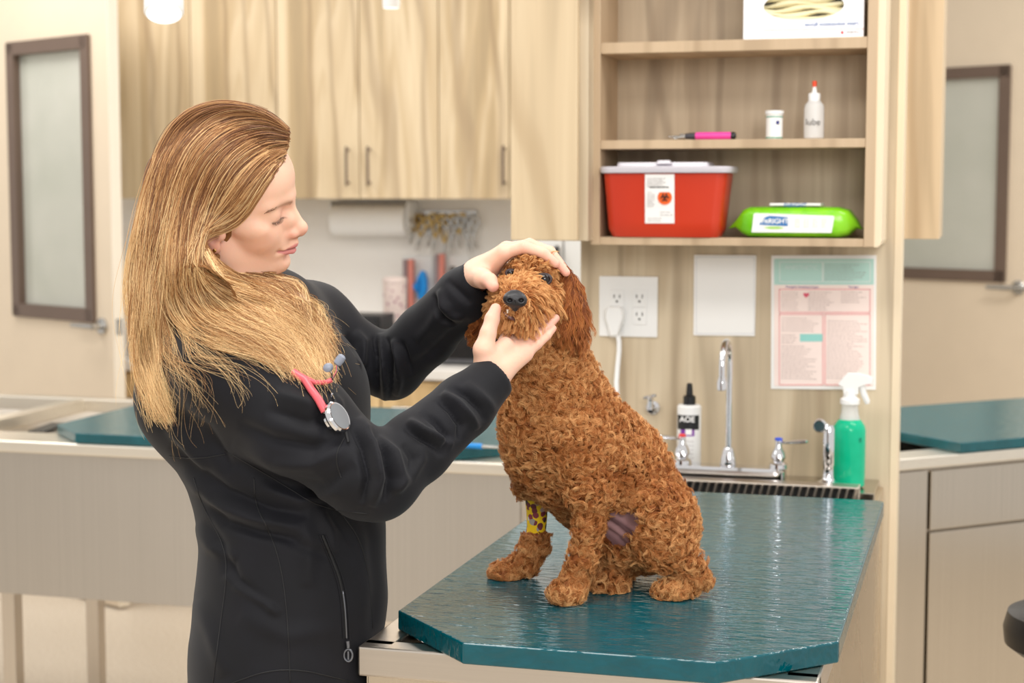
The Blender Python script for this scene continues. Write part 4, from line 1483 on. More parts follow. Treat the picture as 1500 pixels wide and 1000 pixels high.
# ================================================================== SHARED: implicit-surface sculpting
class SDF:
    """dense grid distance field: smooth union / subtraction of tapered limbs and ellipsoids, meshed with surface nets"""

    def __init__(s, lo, hi, res):
        s.lo = np.array(lo, float)
        s.res = res
        s.n = np.ceil((np.array(hi) - s.lo) / res).astype(int) + 1
        s.D = np.full(s.n, .05, dtype=np.float32)
        s.ax = [s.lo[i] + np.arange(s.n[i]) * res for i in range(3)]

    def _sub(s, lo, hi, m):
        i0 = np.maximum(np.floor((lo - m - s.lo) / s.res).astype(int), 0)
        i1 = np.minimum(np.ceil((hi + m - s.lo) / s.res).astype(int) + 1, s.n)
        if (i1 <= i0).any():
            return None, None
        sl = tuple(slice(a, b) for a, b in zip(i0, i1))
        X = np.stack(np.meshgrid(*[s.ax[i][sl[i]] for i in range(3)], indexing='ij'), -1)
        return sl, X

    def _op(s, sl, d, k, op):
        A = s.D[sl]
        if op == 'u':
            if k > 0:
                h = np.maximum(k - np.abs(A - d), 0) / k
                r = np.minimum(A, d) - h * h * k * .25
            else:
                r = np.minimum(A, d)
        else:
            d = -d
            if k > 0:
                h = np.maximum(k - np.abs(A - d), 0) / k
                r = np.maximum(A, d) + h * h * k * .25
            else:
                r = np.maximum(A, d)
        s.D[sl] = r

    def cone(s, a, b, ra, rb, k=.01, op='u', flat=None):
        """tapered capsule; flat=(normal, factor) squeezes it along a direction"""
        a, b = np.array(a, float), np.array(b, float)
        R = max(ra, rb)
        sl, X = s._sub(np.minimum(a, b) - R, np.maximum(a, b) + R, .05)
        if sl is None:
            return s
        X = X - a
        ab = b - a
        if flat is not None:
            n = np.array(flat[0], float)
            n /= np.linalg.norm(n)
            f = 1 / flat[1] - 1
            X = X + (X @ n)[..., None] * n * f
            ab = ab + (ab @ n) * n * f
        L2 = max(ab @ ab, 1e-12)
        t = np.clip((X @ ab) / L2, 0, 1)
        d = np.linalg.norm(X - t[..., None] * ab, axis=-1) - (ra + (rb - ra) * t)
        if flat is not None:
            d = d * min(1.0, (1 + flat[1]) / 2)
        s._op(sl, d.astype(np.float32), k, op)
        return s

    def chain(s, pts, rs, k=.01, op='u', flat=None, kk=None):
        for i in range(len(pts) - 1):
            s.cone(pts[i], pts[i + 1], rs[i], rs[i + 1], k if i == 0 else (kk or k * .5), op, flat)
        return s

    def ell(s, c, r, rot=None, k=.01, op='u'):
        c, r = np.array(c, float), np.array(r, float)
        R = r.max()
        sl, X = s._sub(c - R, c + R, .05)
        if sl is None:
            return s
        X = X - c
        if rot is not None:
            X = X @ np.array(rot)           # columns of rot = local axes
        k0 = np.linalg.norm(X / r, axis=-1)
        k1 = np.linalg.norm(X / (r * r), axis=-1) + 1e-9
        d = k0 * (k0 - 1) / k1
        s._op(sl, d.astype(np.float32), k, op)
        return s

    def mesh(s):
        D = s.D
        sg = D < 0
        n = s.n
        c = sum(sg[i:n[0] - 1 + i, j:n[1] - 1 + j, k:n[2] - 1 + k].astype(np.int8) for i in (0, 1) for j in (0, 1) for k in (0, 1))
        act = (c > 0) & (c < 8)
        idx = np.argwhere(act)
        num = np.full(act.shape, -1, dtype=np.int64)
        num[act] = np.arange(len(idx))
        acc = np.zeros((len(idx), 3))
        cnt = np.zeros(len(idx))
        cr = [(i, j, k) for i in (0, 1) for j in (0, 1) for k in (0, 1)]
        for a in cr:
            for ax_ in range(3):
                if a[ax_] == 0:
                    b = list(a)
                    b[ax_] = 1
                    da = D[idx[:, 0] + a[0], idx[:, 1] + a[1], idx[:, 2] + a[2]]
                    db = D[idx[:, 0] + b[0], idx[:, 1] + b[1], idx[:, 2] + b[2]]
                    m = (da < 0) != (db < 0)
                    t = np.where(m, da / np.where(m, da - db, 1), 0)
                    p = np.zeros((len(idx), 3)) + np.array(a)
                    p[:, ax_] += t
                    acc[m] += p[m]
                    cnt += m
        V = (idx + acc / cnt[:, None]) * s.res + s.lo
        F = []
        for ax_ in range(3):
            u, v = [(1, 2), (2, 0), (0, 1)][ax_]
            e = [slice(None)] * 3
            f = [slice(None)] * 3
            e[ax_] = slice(0, n[ax_] - 1)
            f[ax_] = slice(1, n[ax_])
            ch = sg[tuple(e)] != sg[tuple(f)]
            pos = np.argwhere(ch)
            pos = pos[(pos[:, u] > 0) & (pos[:, v] > 0) & (pos[:, u] < n[u] - 1) & (pos[:, v] < n[v] - 1)]
            q_ = []
            for du, dv in ((1, 1), (0, 1), (0, 0), (1, 0)):
                pp = pos.copy()
                pp[:, u] -= du
                pp[:, v] -= dv
                q_.append(num[pp[:, 0], pp[:, 1], pp[:, 2]])
            q_ = np.stack(q_, 1)
            inside = sg[pos[:, 0], pos[:, 1], pos[:, 2]]
            q_[~inside] = q_[~inside][:, ::-1]
            F.append(q_)
        F = np.concatenate(F)
        F = F[(F >= 0).all(1)]
        return V, F


def relax(V, F, it=2, lam=.5, keep=None):
    e = np.concatenate([F[:, [0, 1]], F[:, [1, 2]], F[:, [2, 3]], F[:, [3, 0]]])
    n = len(V)
    deg = np.bincount(e[:, 0], minlength=n) + np.bincount(e[:, 1], minlength=n)
    for i in range(it):
        for l_ in (lam, -lam * .9):
            A = np.zeros_like(V)
            for c_ in range(3):
                A[:, c_] = np.bincount(e[:, 0], V[e[:, 1], c_], n) + np.bincount(e[:, 1], V[e[:, 0], c_], n)
            V = V + l_ * (A / np.maximum(deg, 1)[:, None] - V)
    return V


def vnormals(V, F):
    a, b, c, d = (V[F[:, i]] for i in range(4))
    fn = np.cross(c - a, d - b)
    N = np.zeros_like(V)
    for i in range(4):
        for c_ in range(3):
            N[:, c_] += np.bincount(F[:, i], fn[:, c_], len(V))
    return N / (np.linalg.norm(N, axis=1)[:, None] + 1e-12)


def np_mesh(name, V, F, col=None):
    me = bpy.data.meshes.new(name)
    me.vertices.add(len(V))
    me.vertices.foreach_set('co', np.asarray(V, np.float32).ravel())
    k = F.shape[1]
    me.loops.add(F.size)
    me.loops.foreach_set('vertex_index', F.astype(np.int32).ravel())
    me.polygons.add(len(F))
    me.polygons.foreach_set('loop_start', np.arange(0, F.size, k, dtype=np.int32))
    me.update(calc_edges=True)
    me.shade_smooth()
    if col is not None:
        at_ = me.color_attributes.new('Col', 'FLOAT_COLOR', 'POINT')
        at_.data.foreach_set('color', np.concatenate([col, np.ones((len(col), 1))], 1).astype(np.float32).ravel())
    return me


def px_of(V):
    q_ = np.asarray(V) - CC
    d = q_ @ CF
    return 750 + FPX * (q_ @ CR) / d, 500 - FPX * (q_ @ CU) / d, d


def seg_dist(x, y, pl):
    """distance (px) and parameter 0-1 to a polyline"""
    best = np.full(x.shape, 1e9)
    side = np.zeros(x.shape)
    tt = np.zeros(x.shape)
    L = [math.hypot(pl[i + 1][0] - pl[i][0], pl[i + 1][1] - pl[i][1]) for i in range(len(pl) - 1)]
    T = sum(L)
    s0 = 0
    for i in range(len(pl) - 1):
        ax_, ay = pl[i]
        dx, dy = pl[i + 1][0] - ax_, pl[i + 1][1] - ay
        t = np.clip(((x - ax_) * dx + (y - ay) * dy) / (L[i] ** 2 + 1e-9), 0, 1)
        ex, ey = x - ax_ - t * dx, y - ay - t * dy
        d = np.hypot(ex, ey)
        m = d < best
        best = np.where(m, d, best)
        side = np.where(m, np.sign(dx * ey - dy * ex), side)
        tt = np.where(m, (s0 + t * L[i]) / T, tt)
        s0 += L[i]
    return best, side, tt


def hair_curves(name, strands, radius, m, parent, root_tip=(1.0, .3), cval=None):
    """strands: float array (n, k, 3) world coordinates -> one hair curves object"""
    n, k, _ = strands.shape
    hc_ = bpy.data.hair_curves.new(name)
    hc_.add_curves([k] * n)
    org = world_loc(parent) if parent is not None else Vector((0, 0, 0))
    pos = (strands - np.array(org)).astype(np.float32).reshape(-1)
    hc_.attributes['position'].data.foreach_set('vector', pos) if 'position' in hc_.attributes else hc_.position_data.foreach_set('vector', pos)
    rad = hc_.attributes.get('radius') or hc_.attributes.new('radius', 'FLOAT', 'POINT')
    prof = np.interp(np.linspace(0, 1, k), [0, .6, 1], [root_tip[0], root_tip[0] * .85, root_tip[1]])
    rr = np.asarray(radius)
    rr = (np.full(n, rr) if rr.ndim == 0 else rr)[:, None] * prof[None]
    rad.data.foreach_set('value', rr.astype(np.float32).ravel())
    if cval is not None:
        ca = hc_.attributes.new('tone', 'FLOAT', 'POINT')
        cv = np.asarray(cval)
        if cv.ndim == 1:
            cv = np.repeat(cv[:, None], k, 1)
        ca.data.foreach_set('value', cv.astype(np.float32).ravel())
    o = bpy.data.objects.new(name, hc_)
    COL.objects.link(o)
    hc_.materials.append(m)
    if parent is not None:
        o.parent = parent
        o['_w'] = tuple(org)
    return o


# ================================================================== THE WOMAN
def K(px, py, d):
    return np.array(P(px, py, d))


def rad(px, d=2.4):
    return px * d / FPX


def vcol_mat(name, rough=.5, sss=0.0, bumpn=None, spec=.5, **kw):
    q = NT(name)
    a = q.n('VertexColor', layer_name='Col')
    q.l(a.outputs[0], q.b.inputs['Base Color'])
    q.b.inputs['Roughness'].default_value = rough
    q.b.inputs['Specular IOR Level'].default_value = spec
    if sss:
        q.b.inputs['Subsurface Weight'].default_value = sss
        q.b.inputs['Subsurface Radius'].default_value = (.012, .004, .002)
        q.b.inputs['Subsurface Scale'].default_value = .6
    if bumpn:
        q.bump(q.noise(q.coord(), bumpn[0], 4), bumpn[1], bumpn[2])
    return q.m


M_SKIN = vcol_mat('skin', .48, .22, (260, .18, .0006), .35)

# ---- head, sculpted in its own frame (X forward, Y her right side, Z up; millimetres), then posed
hy, hp__, hr = radians(3.0), radians(11.3), radians(-25.1)
_f = np.array([cos(hy) * cos(hp__), -sin(hp__), sin(hy) * cos(hp__)])
_s = -np.cross(np.array([0, 1., 0]), _f)
_s /= np.linalg.norm(_s)
_u = np.cross(_s, _f)
if _u[1] < 0:
    _u = -_u
_s2 = _s * cos(hr) + _u * sin(hr)
_u2 = _u * cos(hr) - _s * sin(hr)
HM = np.stack([CR, CU, -CF], 1) @ np.stack([_f, _s2, _u2], 1)
HO = K(337.6, 310.3, 2.40)
HS = 1.013 / 1000


def hw(v):
    return np.asarray(v, float) * HS @ HM.T + HO


def hl(v):
    return (np.asarray(v, float) - HO) @ HM / HS


h = SDF((-122, -98, -150), (128, 98, 140), 1.6)
h.D[:] = 40


def _hc(a, b, ra, rb, k=8, op='u', flat=None):
    h.cone(a, b, ra, rb, k, op, flat)


# margins in SDF._sub are metres; here the unit is mm, so widen them
def _sub_mm(self, lo, hi, m, _o=SDF._sub):
    return _o(self, lo, hi, 22 if self.res > .5 else m)


SDF._sub = _sub_mm
h.ell((-8, 0, 50), (85, 71, 76), k=1)
h.ell((30, 0, 58), (54, 60, 54), k=20)
h.ell((30, 0, 8), (50, 56, 62), k=20)
h.ell((40, 0, -32), (44, 43, 38), k=20)
h.ell((66, 0, -30), (26, 27, 26), k=18)
for s_ in (-1, 1):
    _hc((2, s_ * 50, -30), (10, s_ * 45, -44), 13, 13, 16)
    _hc((10, s_ * 45, -44), (62, s_ * 17, -62), 13, 12, 16)
    h.ell((53, s_ * 33, -8), (25, 22, 24), k=16)
    h.ell((40, s_ * 52, 4), (26, 11, 12), k=14)
    _hc((79, s_ * 8, 40), (60, s_ * 42, 36), 8.5, 8, 12)
h.ell((80, 0, -60), (12.5, 17, 13), k=14)
h.ell((62, 0, -66), (20, 22, 11), k=14)
for s_ in (-1, 1):
    h.ell((89, s_ * 31, 24), (13, 17, 10), k=13, op='s')
    h.ell((63.5, s_ * 31, 22), (14, 15.5, 12.5), k=9)
    # lid crease above, lash line below
    for a, b in (((76, s_ * 17, 17.5), (78, s_ * 30, 14.5)), ((78, s_ * 30, 14.5), (68, s_ * 44, 15))):
        _hc(a, b, .8, .8, 2, 's')
_hc((80, 0, 34), (101, 0, 1), 5.5, 7.2, 10)
h.ell((104.5, 0, -4), (8, 8, 7.5), k=10)
for s_ in (-1, 1):
    h.ell((93, s_ * 10.5, -10.5), (9, 5.5, 6), k=9)
    h.ell((84, s_ * 10, 8), (10, 8, 12), k=8)
    h.ell((98.5, s_ * 6, -15.8), (4.5, 2.6, 2.6), k=2, op='s')
_hc((104, 0, -10), (93, 0, -17), 5, 4, 4)
_hc((93, 0, -18), (95, 0, -26), 5, 5.5, 6)
for s_ in (-1, 1):
    _hc((96, s_ * 3.5, -28.5), (80, s_ * 23, -34), 5.2, 2.6, 4)
    _hc((93, s_ * 3, -40), (79, s_ * 22, -37), 6.2, 2.8, 4)
    _hc((101, s_ * 0, -34.2), (90, s_ * 15, -34.8), 1.5, 1.4, 1.6, 's')
    _hc((90, s_ * 15, -34.8), (78, s_ * 27, -36.5), 1.4, 1.2, 2.0, 's')
    h.ell((82, s_ * 27, -36), (4, 3.5, 4), k=6, op='s')
    # ear
    h.ell((-6, s_ * 73, 0), (17, 6.5, 29), k=4)
    h.ell((-3, s_ * 80, 1), (10, 6, 19), k=3, op='s')
    h.ell((1, s_ * 73, -26), (8.5, 5, 9.5), k=4)
    h.ell((9, s_ * 72, -6), (6, 5, 8), k=4)
    h.ell((-1, s_ * 79, -12), (6, 4.5, 7), k=3, op='s')
h.ell((92, 0, -49), (7, 14, 4.5), k=8, op='s')
# neck
nb = hl(K(362, 455, 2.44))
_hc((-22, 0, -25), nb, 52, 52, 18)
V, F = h.mesh()
V = relax(V, F, 5)
N = vnormals(V, F)
X, Y, Z = V[:, 0], np.abs(V[:, 1]), V[:, 2]
skin = np.array(lin((232, 188, 162)))
col = np.tile(skin, (len(V), 1))


def blob(cx, cy, cz, r, c, amt):
    global col
    w = amt * np.exp(-(((X - cx) ** 2 + (Y - cy) ** 2 + (Z - cz) ** 2) / r ** 2))
    col = col * (1 - w[:, None]) + np.array(lin(c)) * w[:, None]


blob(60, 45, -12, 24, (226, 162, 138), .3)
blob(106, 0, -6, 14, (232, 160, 144), .5)
blob(94, 14, -12, 9, (214, 138, 122), .5)
blob(82, 0, -60, 18, (232, 176, 152), .4)
blob(76, 22, 26, 12, (222, 166, 146), .45)
blob(-4, 76, -20, 22, (226, 150, 130), .6)
# lips: between the vermilion borders
xl_ = np.clip(Y / 25, 0, 1)
up_ = -24.5 - 9.5 * xl_ ** 1.4 + 2.2 * np.exp(-(Y / 3.2) ** 2) * -1 + 1.2 * np.exp(-((Y - 6) / 4) ** 2)
lo_ = -46.2 + 9.2 * xl_ ** 2.0
inl = (X > 74) & (Y < 26)
w = np.clip((up_ - Z) / 1.6, 0, 1) * np.clip((Z - lo_) / 1.6, 0, 1) * inl * np.clip((26 - Y) / 3, 0, 1)
lipc = np.array(lin((206, 128, 126)))
col = col * (1 - w[:, None] * .9) + lipc * w[:, None] * .9
# mouth line darker, nostril, lash line
gm = np.exp(-((Z + 34.6) / .9) ** 2) * inl * (Y < 25)
col *= (1 - .5 * gm)[:, None]
col *= (1 - .6 * np.exp(-(((X - 99) / 5) ** 2 + ((Y - 6.2) / 3) ** 2 + ((Z + 16.5) / 2.6) ** 2)))[:, None]
# closed lid line
zl_ = 15.6 - 2.0 * np.sin(np.clip((Y - 16) / 30, 0, 1) * pi)
lw = np.exp(-((Z - zl_) / 1.0) ** 2) * np.clip((Y - 16) / 2, 0, 1) * np.clip((46 - Y) / 3, 0, 1) * (X > 55)
col = col * (1 - .75 * lw[:, None]) + np.array(lin((86, 58, 50))) * .75 * lw[:, None]
# brow tint
yb_ = np.clip((Y - 9) / 40, 0, 1)
zb_ = 37 + 6 * np.sin(yb_ * 2.2) - 9 * yb_
bw = np.exp(-((Z - zb_) / 3.0) ** 2) * (Y > 8) * (Y < 52) * (X > 45) * (1 - .5 * yb_)
bw *= np.clip((Y - 8) / 3, 0, 1)
col = col * (1 - .70 * bw[:, None]) + np.array(lin((140, 98, 70))) * .70 * bw[:, None]
head_V, head_F, head_col = hw(V), F, col

# ---- hands (metres, world)
def hand(near):
    if near:
        wr = K(716, 562, 2.375)
        s = SDF(K(716, 562, 2.375) - .16, K(716, 562, 2.375) + .16, .0016)
        s.D[:] = .05
        a, b = K(700, 590, 2.365), K(722, 548, 2.372)
        s.cone(a, b, rad(27), rad(25), .004, flat=(CF, .8))
        kn = [(744, 496, 2.425), (757, 500, 2.412), (766, 508, 2.402), (770, 519, 2.396)]
        for kx, kr in zip(kn, (12.5, 12.5, 12, 11)):
            s.cone(b, K(*kx), rad(17), rad(kr), .012, flat=(CF, .85))
        s.cone(K(712, 530, 2.37), K(740, 505, 2.385), rad(15), rad(12), .01)
        fg = [[kn[0], (762, 483, 2.442), (776, 471, 2.460), (786, 462, 2.475)], [kn[1], (779, 482, 2.425), (797, 468, 2.445), (808, 459, 2.460)],
              [kn[2], (786, 492, 2.412), (803, 477, 2.430), (814, 466, 2.445)], [kn[3], (787, 504, 2.404), (801, 491, 2.414), (810, 481, 2.426)]]
        for i, c in enumerate(fg):
            r0 = (9.2, 9.2, 8.8, 8.0)[i]
            s.chain([K(*p) for p in c], [rad(r0), rad(r0 * .93), rad(r0 * .85), rad(r0 * .7)], .003, kk=.002)
        s.chain([K(716, 535, 2.368), K(709, 512, 2.362), K(715, 488, 2.365), K(721, 467, 2.372), K(726, 452, 2.380)], [rad(17), rad(15.5), rad(11.5), rad(10.5), rad(8)], .012, kk=.004)
        tip = [K(726, 452, 2.380)]
        # web crease between thumb and palm
        s.cone(K(735, 487, 2.352), K(726, 503, 2.342), rad(2.2), rad(.8), .003, 's')
    else:
        s = SDF(K(750, 400, 2.49) - .14, K(750, 400, 2.49) + .14, .0016)
        s.D[:] = .05
        a, b = K(676, 425, 2.515), K(700, 402, 2.495)
        s.cone(a, b, rad(24), rad(22), .004)
        kn = [(738, 370, 2.462), (742, 365, 2.485), (742, 368, 2.51), (738, 374, 2.532)]
        for kx, kr in zip(kn, (12.5, 12.5, 12, 11)):
            s.cone(b, K(*kx), rad(18), rad(kr), .012)
        fg = [[kn[0], (768, 362, 2.452), (795, 370, 2.450), (814, 386, 2.452)], [kn[1], (775, 358, 2.474), (803, 368, 2.470), (829, 399, 2.466)],
              [kn[2], (776, 357, 2.505), (806, 368, 2.505), (826, 392, 2.50)], [kn[3], (768, 362, 2.535), (792, 368, 2.545), (808, 382, 2.55)]]
        for i, c in enumerate(fg):
            r0 = (9.6, 9.4, 9, 8)[i]
            s.chain([K(*p) for p in c], [rad(r0), rad(r0 * .93), rad(r0 * .86), rad(r0 * .68)], .005, kk=.003)
        s.chain([K(700, 405, 2.475), K(708, 408, 2.450), K(717, 411, 2.432), K(722, 419, 2.418)], [rad(17), rad(14.5), rad(11), rad(9)], .012, kk=.005)
        tip = [K(722, 419, 2.418)]
    V, F = s.mesh()
    V = relax(V, F, 2)
    N = vnormals(V, F)
    col = np.tile(np.array(lin((232, 188, 164))), (len(V), 1))
    tips = [np.array(K(*c[-1])) for c in fg] + tip
    kns = [np.array(K(*c[j])) for c in fg for j in (0, 1)]
    for t_, r_, amt in [(t, .016, .55) for t in tips] + [(t, .010, .35) for t in kns]:
        w = amt * np.exp(-(np.linalg.norm(V - t_, axis=1) / r_) ** 2)
        col = col * (1 - w[:, None]) + np.array(lin((232, 156, 140))) * w[:, None]
    # finger joint creases and tendons as slight relief
    return V, F, col, fg, tips


hN = hand(True)
hF = hand(False)

# ---- body under the clothes, down to the feet
b = SDF(K(250, 1000, 2.45) - np.array([.35, .4, 1.1]), K(250, 300, 2.45) + np.array([.75, .4, .1]), .008)
b.D[:] = .05
Fw = CR          # the way she faces
Sd = -np.array([CF[0], CF[1], 0]) / math.hypot(CF[0], CF[1])    # towards her right, the camera side
Zv = np.array([0, 0, 1.])


def ring_pt(px, py, d=2.44):
    return K(px, py, d)


b.cone(ring_pt(362, 440), ring_pt(385, 520), .05, .06, .02)
b.cone(ring_pt(385, 560), ring_pt(415, 730), .115, .10, .04, flat=(Fw, .72))
b.cone(ring_pt(415, 730), ring_pt(425, 930), .10, .11, .04, flat=(Fw, .72))
shN, elN, wrN = K(345, 530, 2.31), K(545, 705, 2.255), K(722, 552, 2.372)
shF, elF, wrF = K(450, 480, 2.60), K(575, 545, 2.62), K(700, 405, 2.495)
b.chain([shN, elN, wrN], [.040, .026, .018], .02)
b.chain([shF, elF, wrF], [.040, .026, .018], .02)
hip = K(425, 930, 2.44)
feet = []
for s_ in (1, -1):
    hp_ = hip + Sd * .085 * s_
    kn_ = np.array([hp_[0], hp_[1], .50]) + CR * .02
    an_ = np.array([hp_[0], hp_[1], .09]) - CR * .03 + Sd * .03 * s_
    feet.append(an_)
    b.chain([hp_ - Zv * .05, kn_, an_], [.070, .052, .036], .03)
    b.cone(an_ - Zv * .04, an_ + CR * .14 - Zv * .055, .038, .030, .02)
V, F = b.mesh()
V = relax(V, F, 2)
bc = np.tile(skin, (len(V), 1))
vs = [head_V, hN[0], hF[0], V]
fs = [head_F, hN[1], hF[1], F]
cs_ = [head_col, hN[2], hF[2], bc]
off = np.cumsum([0] + [len(v) for v in vs])
AV = np.concatenate(vs)
AF = np.concatenate([f + o_ for f, o_ in zip(fs, off)])
AC = np.concatenate(cs_)
me = np_mesh('person', AV, AF, AC)
wo = Vector((float(hip[0]), float(hip[1]), 0))
woman = link('person', me, M_SKIN, origin=wo)
tag(woman, 'woman with long blonde hair in a black zip jacket, holding the dog by its head', 'person')

# nails
g = G()
for nail_c, nd in (((822, 392, 2.443), None),):
    pass

# ---- jacket
M_JACK = None
q = NT('black_softshell')
nz = q.noise(q.coord((1, 1, 1)), 900, 2)
q.l(q.ramp(q.noise(q.coord(), 14, 3), [(.3, lin((10, 10, 15))), (.7, lin((16, 16, 23)))]), q.b.inputs['Base Color'])
q.b.inputs['Roughness'].default_value = .72
q.b.inputs['Sheen Weight'].default_value = .06
q.b.inputs['Sheen Roughness'].default_value = .5
q.b.inputs['Specular IOR Level'].default_value = .28
q.bump(nz, .12, .0004)
M_JACK = q.m
j = SDF(K(215, 1130, 2.45) - np.array([.03, .30, .0]), K(760, 380, 2.45) + np.array([.02, .32, .03]), .0036)
j.D[:] = .05
# trunk
T = [(372, 545, 2.45, .150, .80), (392, 610, 2.45, .165, .80), (414, 700, 2.45, .152, .84), (430, 780, 2.44, .150, .88), (428, 870, 2.44, .158, .86), (418, 960, 2.44, .166, .80), (414, 1080, 2.44, .176, .76)]
for a, c in zip(T[:-1], T[1:]):
    j.cone(K(*a[:3]), K(*c[:3]), a[3], c[3], .02, flat=(Fw, (a[4] + c[4]) / 2))
j.ell(K(452, 585, 2.44), (.07, .14, .09), k=.05)                     # chest front
j.ell(K(300, 575, 2.47), (.085, .15, .10), k=.05)                    # upper back
j.chain([K(305, 525, 2.35), K(345, 540, 2.315)], [.066, .080], .04)
j.chain([K(345, 540, 2.315), K(440, 620, 2.280), K(535, 695, 2.255), K(560, 704, 2.262)], [.080, .070, .056, .050], .03, kk=.02)
j.chain([K(548, 704, 2.258), K(610, 655, 2.30), K(680, 594, 2.345), K(717, 558, 2.367)], [.053, .049, .043, .0345], .014, kk=.01)
j.chain([K(400, 470, 2.50), K(455, 480, 2.60)], [.075, .066], .04)
j.chain([K(455, 480, 2.60), K(520, 520, 2.62), K(575, 538, 2.625)], [.066, .052, .047], .03, kk=.015)
j.chain([K(572, 540, 2.625), K(625, 490, 2.585), K(680, 432, 2.52), K(698, 414, 2.502)], [.048, .047, .041, .034], .014, kk=.01)
# collar
j.chain([K(330, 500, 2.40), K(395, 480, 2.37), K(425, 465, 2.42), K(415, 440, 2.50)], [.03, .028, .028, .03], .02)
# open ends: sleeve mouths and neck hole and hem
def cut_plane(s, c, n, R, side):
    """remove everything beyond a plane within radius R of c"""
    X = np.stack(np.meshgrid(*s.ax, indexing='ij'), -1) if False else None


for c_, dir_, r_ in ((K(722, 553, 2.371), K(722, 553, 2.371) - K(680, 594, 2.345), .0262), (K(703, 409, 2.497), K(703, 409, 2.497) - K(680, 432, 2.52), .0255)):
    dd = dir_ / np.linalg.norm(dir_)
    j.cone(c_ - dd * .02, c_ + dd * .04, r_, r_ * 1.05, .006, 's')
    j.ell(c_ + dd * .082, (.08, .08, .08), k=.006, op='s')
j.cone(K(405, 1094, 2.44), K(405, 1150, 2.44), .15, .15, .003, 's', flat=(Fw, .76))
V, F = j.mesh()
V = relax(V, F, 3)
N = vnormals(V, F)
x, y, d = px_of(V)
fac = np.clip(-(N @ CF), 0, 1) ** .6


def fold(pl, wdt, amt, near=None, far=None, sharp=False):
    """a crease (amt < 0) or ridge (amt > 0) of the cloth along a line; fades at both ends"""
    global V
    dist, side, t = seg_dist(x, y, pl)
    w = np.exp(-(dist / wdt) ** 2) * np.sin(np.clip(t, 0, 1) * pi) ** .5
    w += 0.0
    if sharp:
        w = w * (1 + .8 * side * np.clip(dist / wdt, 0, 1))
    m = fac.copy()
    if near is not None:
        m = m * (d < near)
    if far is not None:
        m = m * (d > far)
    V = V + N * (w * m * amt * 1.6)[:, None]


NA = 2.40
# near sleeve: gathers at the elbow bend
for pl, w_, a_ in (
    ([(512, 618), (530, 655), (540, 700), (530, 738)], 6, -.009), ([(527, 610), (548, 650), (556, 700), (545, 742)], 7, .010),
    ([(541, 628), (562, 662), (571, 700), (562, 735)], 5, -.009), ([(552, 640), (578, 664), (588, 700), (580, 722)], 7, .008),
    ([(500, 640), (460, 655), (400, 645), (350, 620)], 9, -.006), ([(508, 655), (460, 680), (400, 678), (340, 650)], 10, .007),
    ([(520, 680), (470, 712), (410, 705), (340, 672)], 9, -.006), ([(500, 720), (440, 735), (380, 712)], 8, .005),
    ([(505, 590), (460, 592), (400, 575)], 10, .006), ([(500, 610), (450, 618), (390, 600)], 9, -.005),
    # forearm
    ([(590, 625), (615, 640), (640, 655), (648, 668)], 5, -.007), ([(598, 615), (622, 632), (650, 645), (664, 652)], 6, .008),
    ([(618, 605), (640, 620), (655, 640), (650, 668)], 5, -.007), ([(640, 585), (660, 600), (676, 622), (672, 645)], 5, -.008),
    ([(648, 575), (672, 592), (690, 612), (700, 628)], 6, .008), ([(660, 568), (684, 580), (704, 600), (712, 618)], 5, -.006),
    ([(682, 560), (700, 575), (716, 590), (728, 606)], 6, .004), ([(575, 720), (600, 700), (618, 672), (616, 650)], 7, .005),
    ([(590, 650), (604, 672), (600, 705)], 5, -.005)):
    fold(pl, w_, a_, near=NA)
# far sleeve
for pl, w_, a_ in (
    ([(548, 492), (552, 520), (553, 560), (556, 584)], 4, -.008), ([(558, 488), (563, 520), (564, 560), (564, 590)], 5, .009),
    ([(567, 495), (572, 525), (573, 560), (572, 588)], 4, -.008), ([(576, 497), (583, 525), (585, 555), (580, 580)], 5, .008),
    ([(588, 500), (596, 525), (604, 550)], 4, -.006), ([(520, 485), (532, 500), (530, 530), (510, 548)], 6, .007), ([(505, 490), (516, 510), (508, 535)], 6, -.006),
    ([(636, 430), (640, 450), (650, 468), (668, 478)], 3.5, -.007), ([(643, 424), (650, 445), (662, 462), (680, 468)], 5, .006), ([(600, 540), (630, 520), (660, 490), (690, 470)], 8, -.005),
    ([(610, 500), (630, 480), (655, 440)], 8, .004), ([(655, 410), (670, 425), (690, 445)], 5, -.004)):
    fold(pl, w_, a_, far=2.44)
# trunk
for pl, w_, a_ in (
    ([(250, 650), (290, 690), (330, 720), (400, 745), (450, 752)], 8, -.008), ([(265, 690), (310, 735), (370, 760), (440, 775)], 9, .007),
    ([(290, 720), (330, 765), (380, 780), (440, 790)], 8, -.007), ([(285, 770), (310, 800), (345, 820)], 10, .006),
    ([(300, 760), (325, 800), (345, 850), (395, 890)], 8, -.006), ([(330, 840), (350, 860), (390, 885), (410, 900)], 6, .006),
    ([(480, 745), (500, 770), (520, 800)], 7, -.005), ([(470, 742), (485, 780), (490, 820)], 8, .004), ([(440, 760), (455, 800), (450, 860)], 12, .004),
    ([(530, 740), (545, 790), (552, 860), (545, 930)], 9, -.004), ([(245, 620), (275, 650), (300, 690)], 10, .007), ([(260, 600), (300, 630), (340, 690)], 9, -.008),
    ([(285, 880), (310, 930), (330, 990)], 12, .004), ([(400, 780), (470, 810), (520, 820)], 9, -.003), ([(350, 900), (420, 930), (500, 920)], 14, .003),
    ([(450, 560), (470, 600), (480, 640)], 8, -.005), ([(480, 560), (498, 600), (508, 650)], 6, .004)):
    fold(pl, w_, a_)
V = relax(V, F, 1)
me = np_mesh('jacket', V, F)
jacket = link('jacket', me, M_JACK, woman, origin=K(420, 1090, 2.44))
jacket['label'] = 'black softshell zip jacket'
JB = BVHTree.FromPolygons([tuple(v) for v in V], [tuple(int(i) for i in f) for f in F])


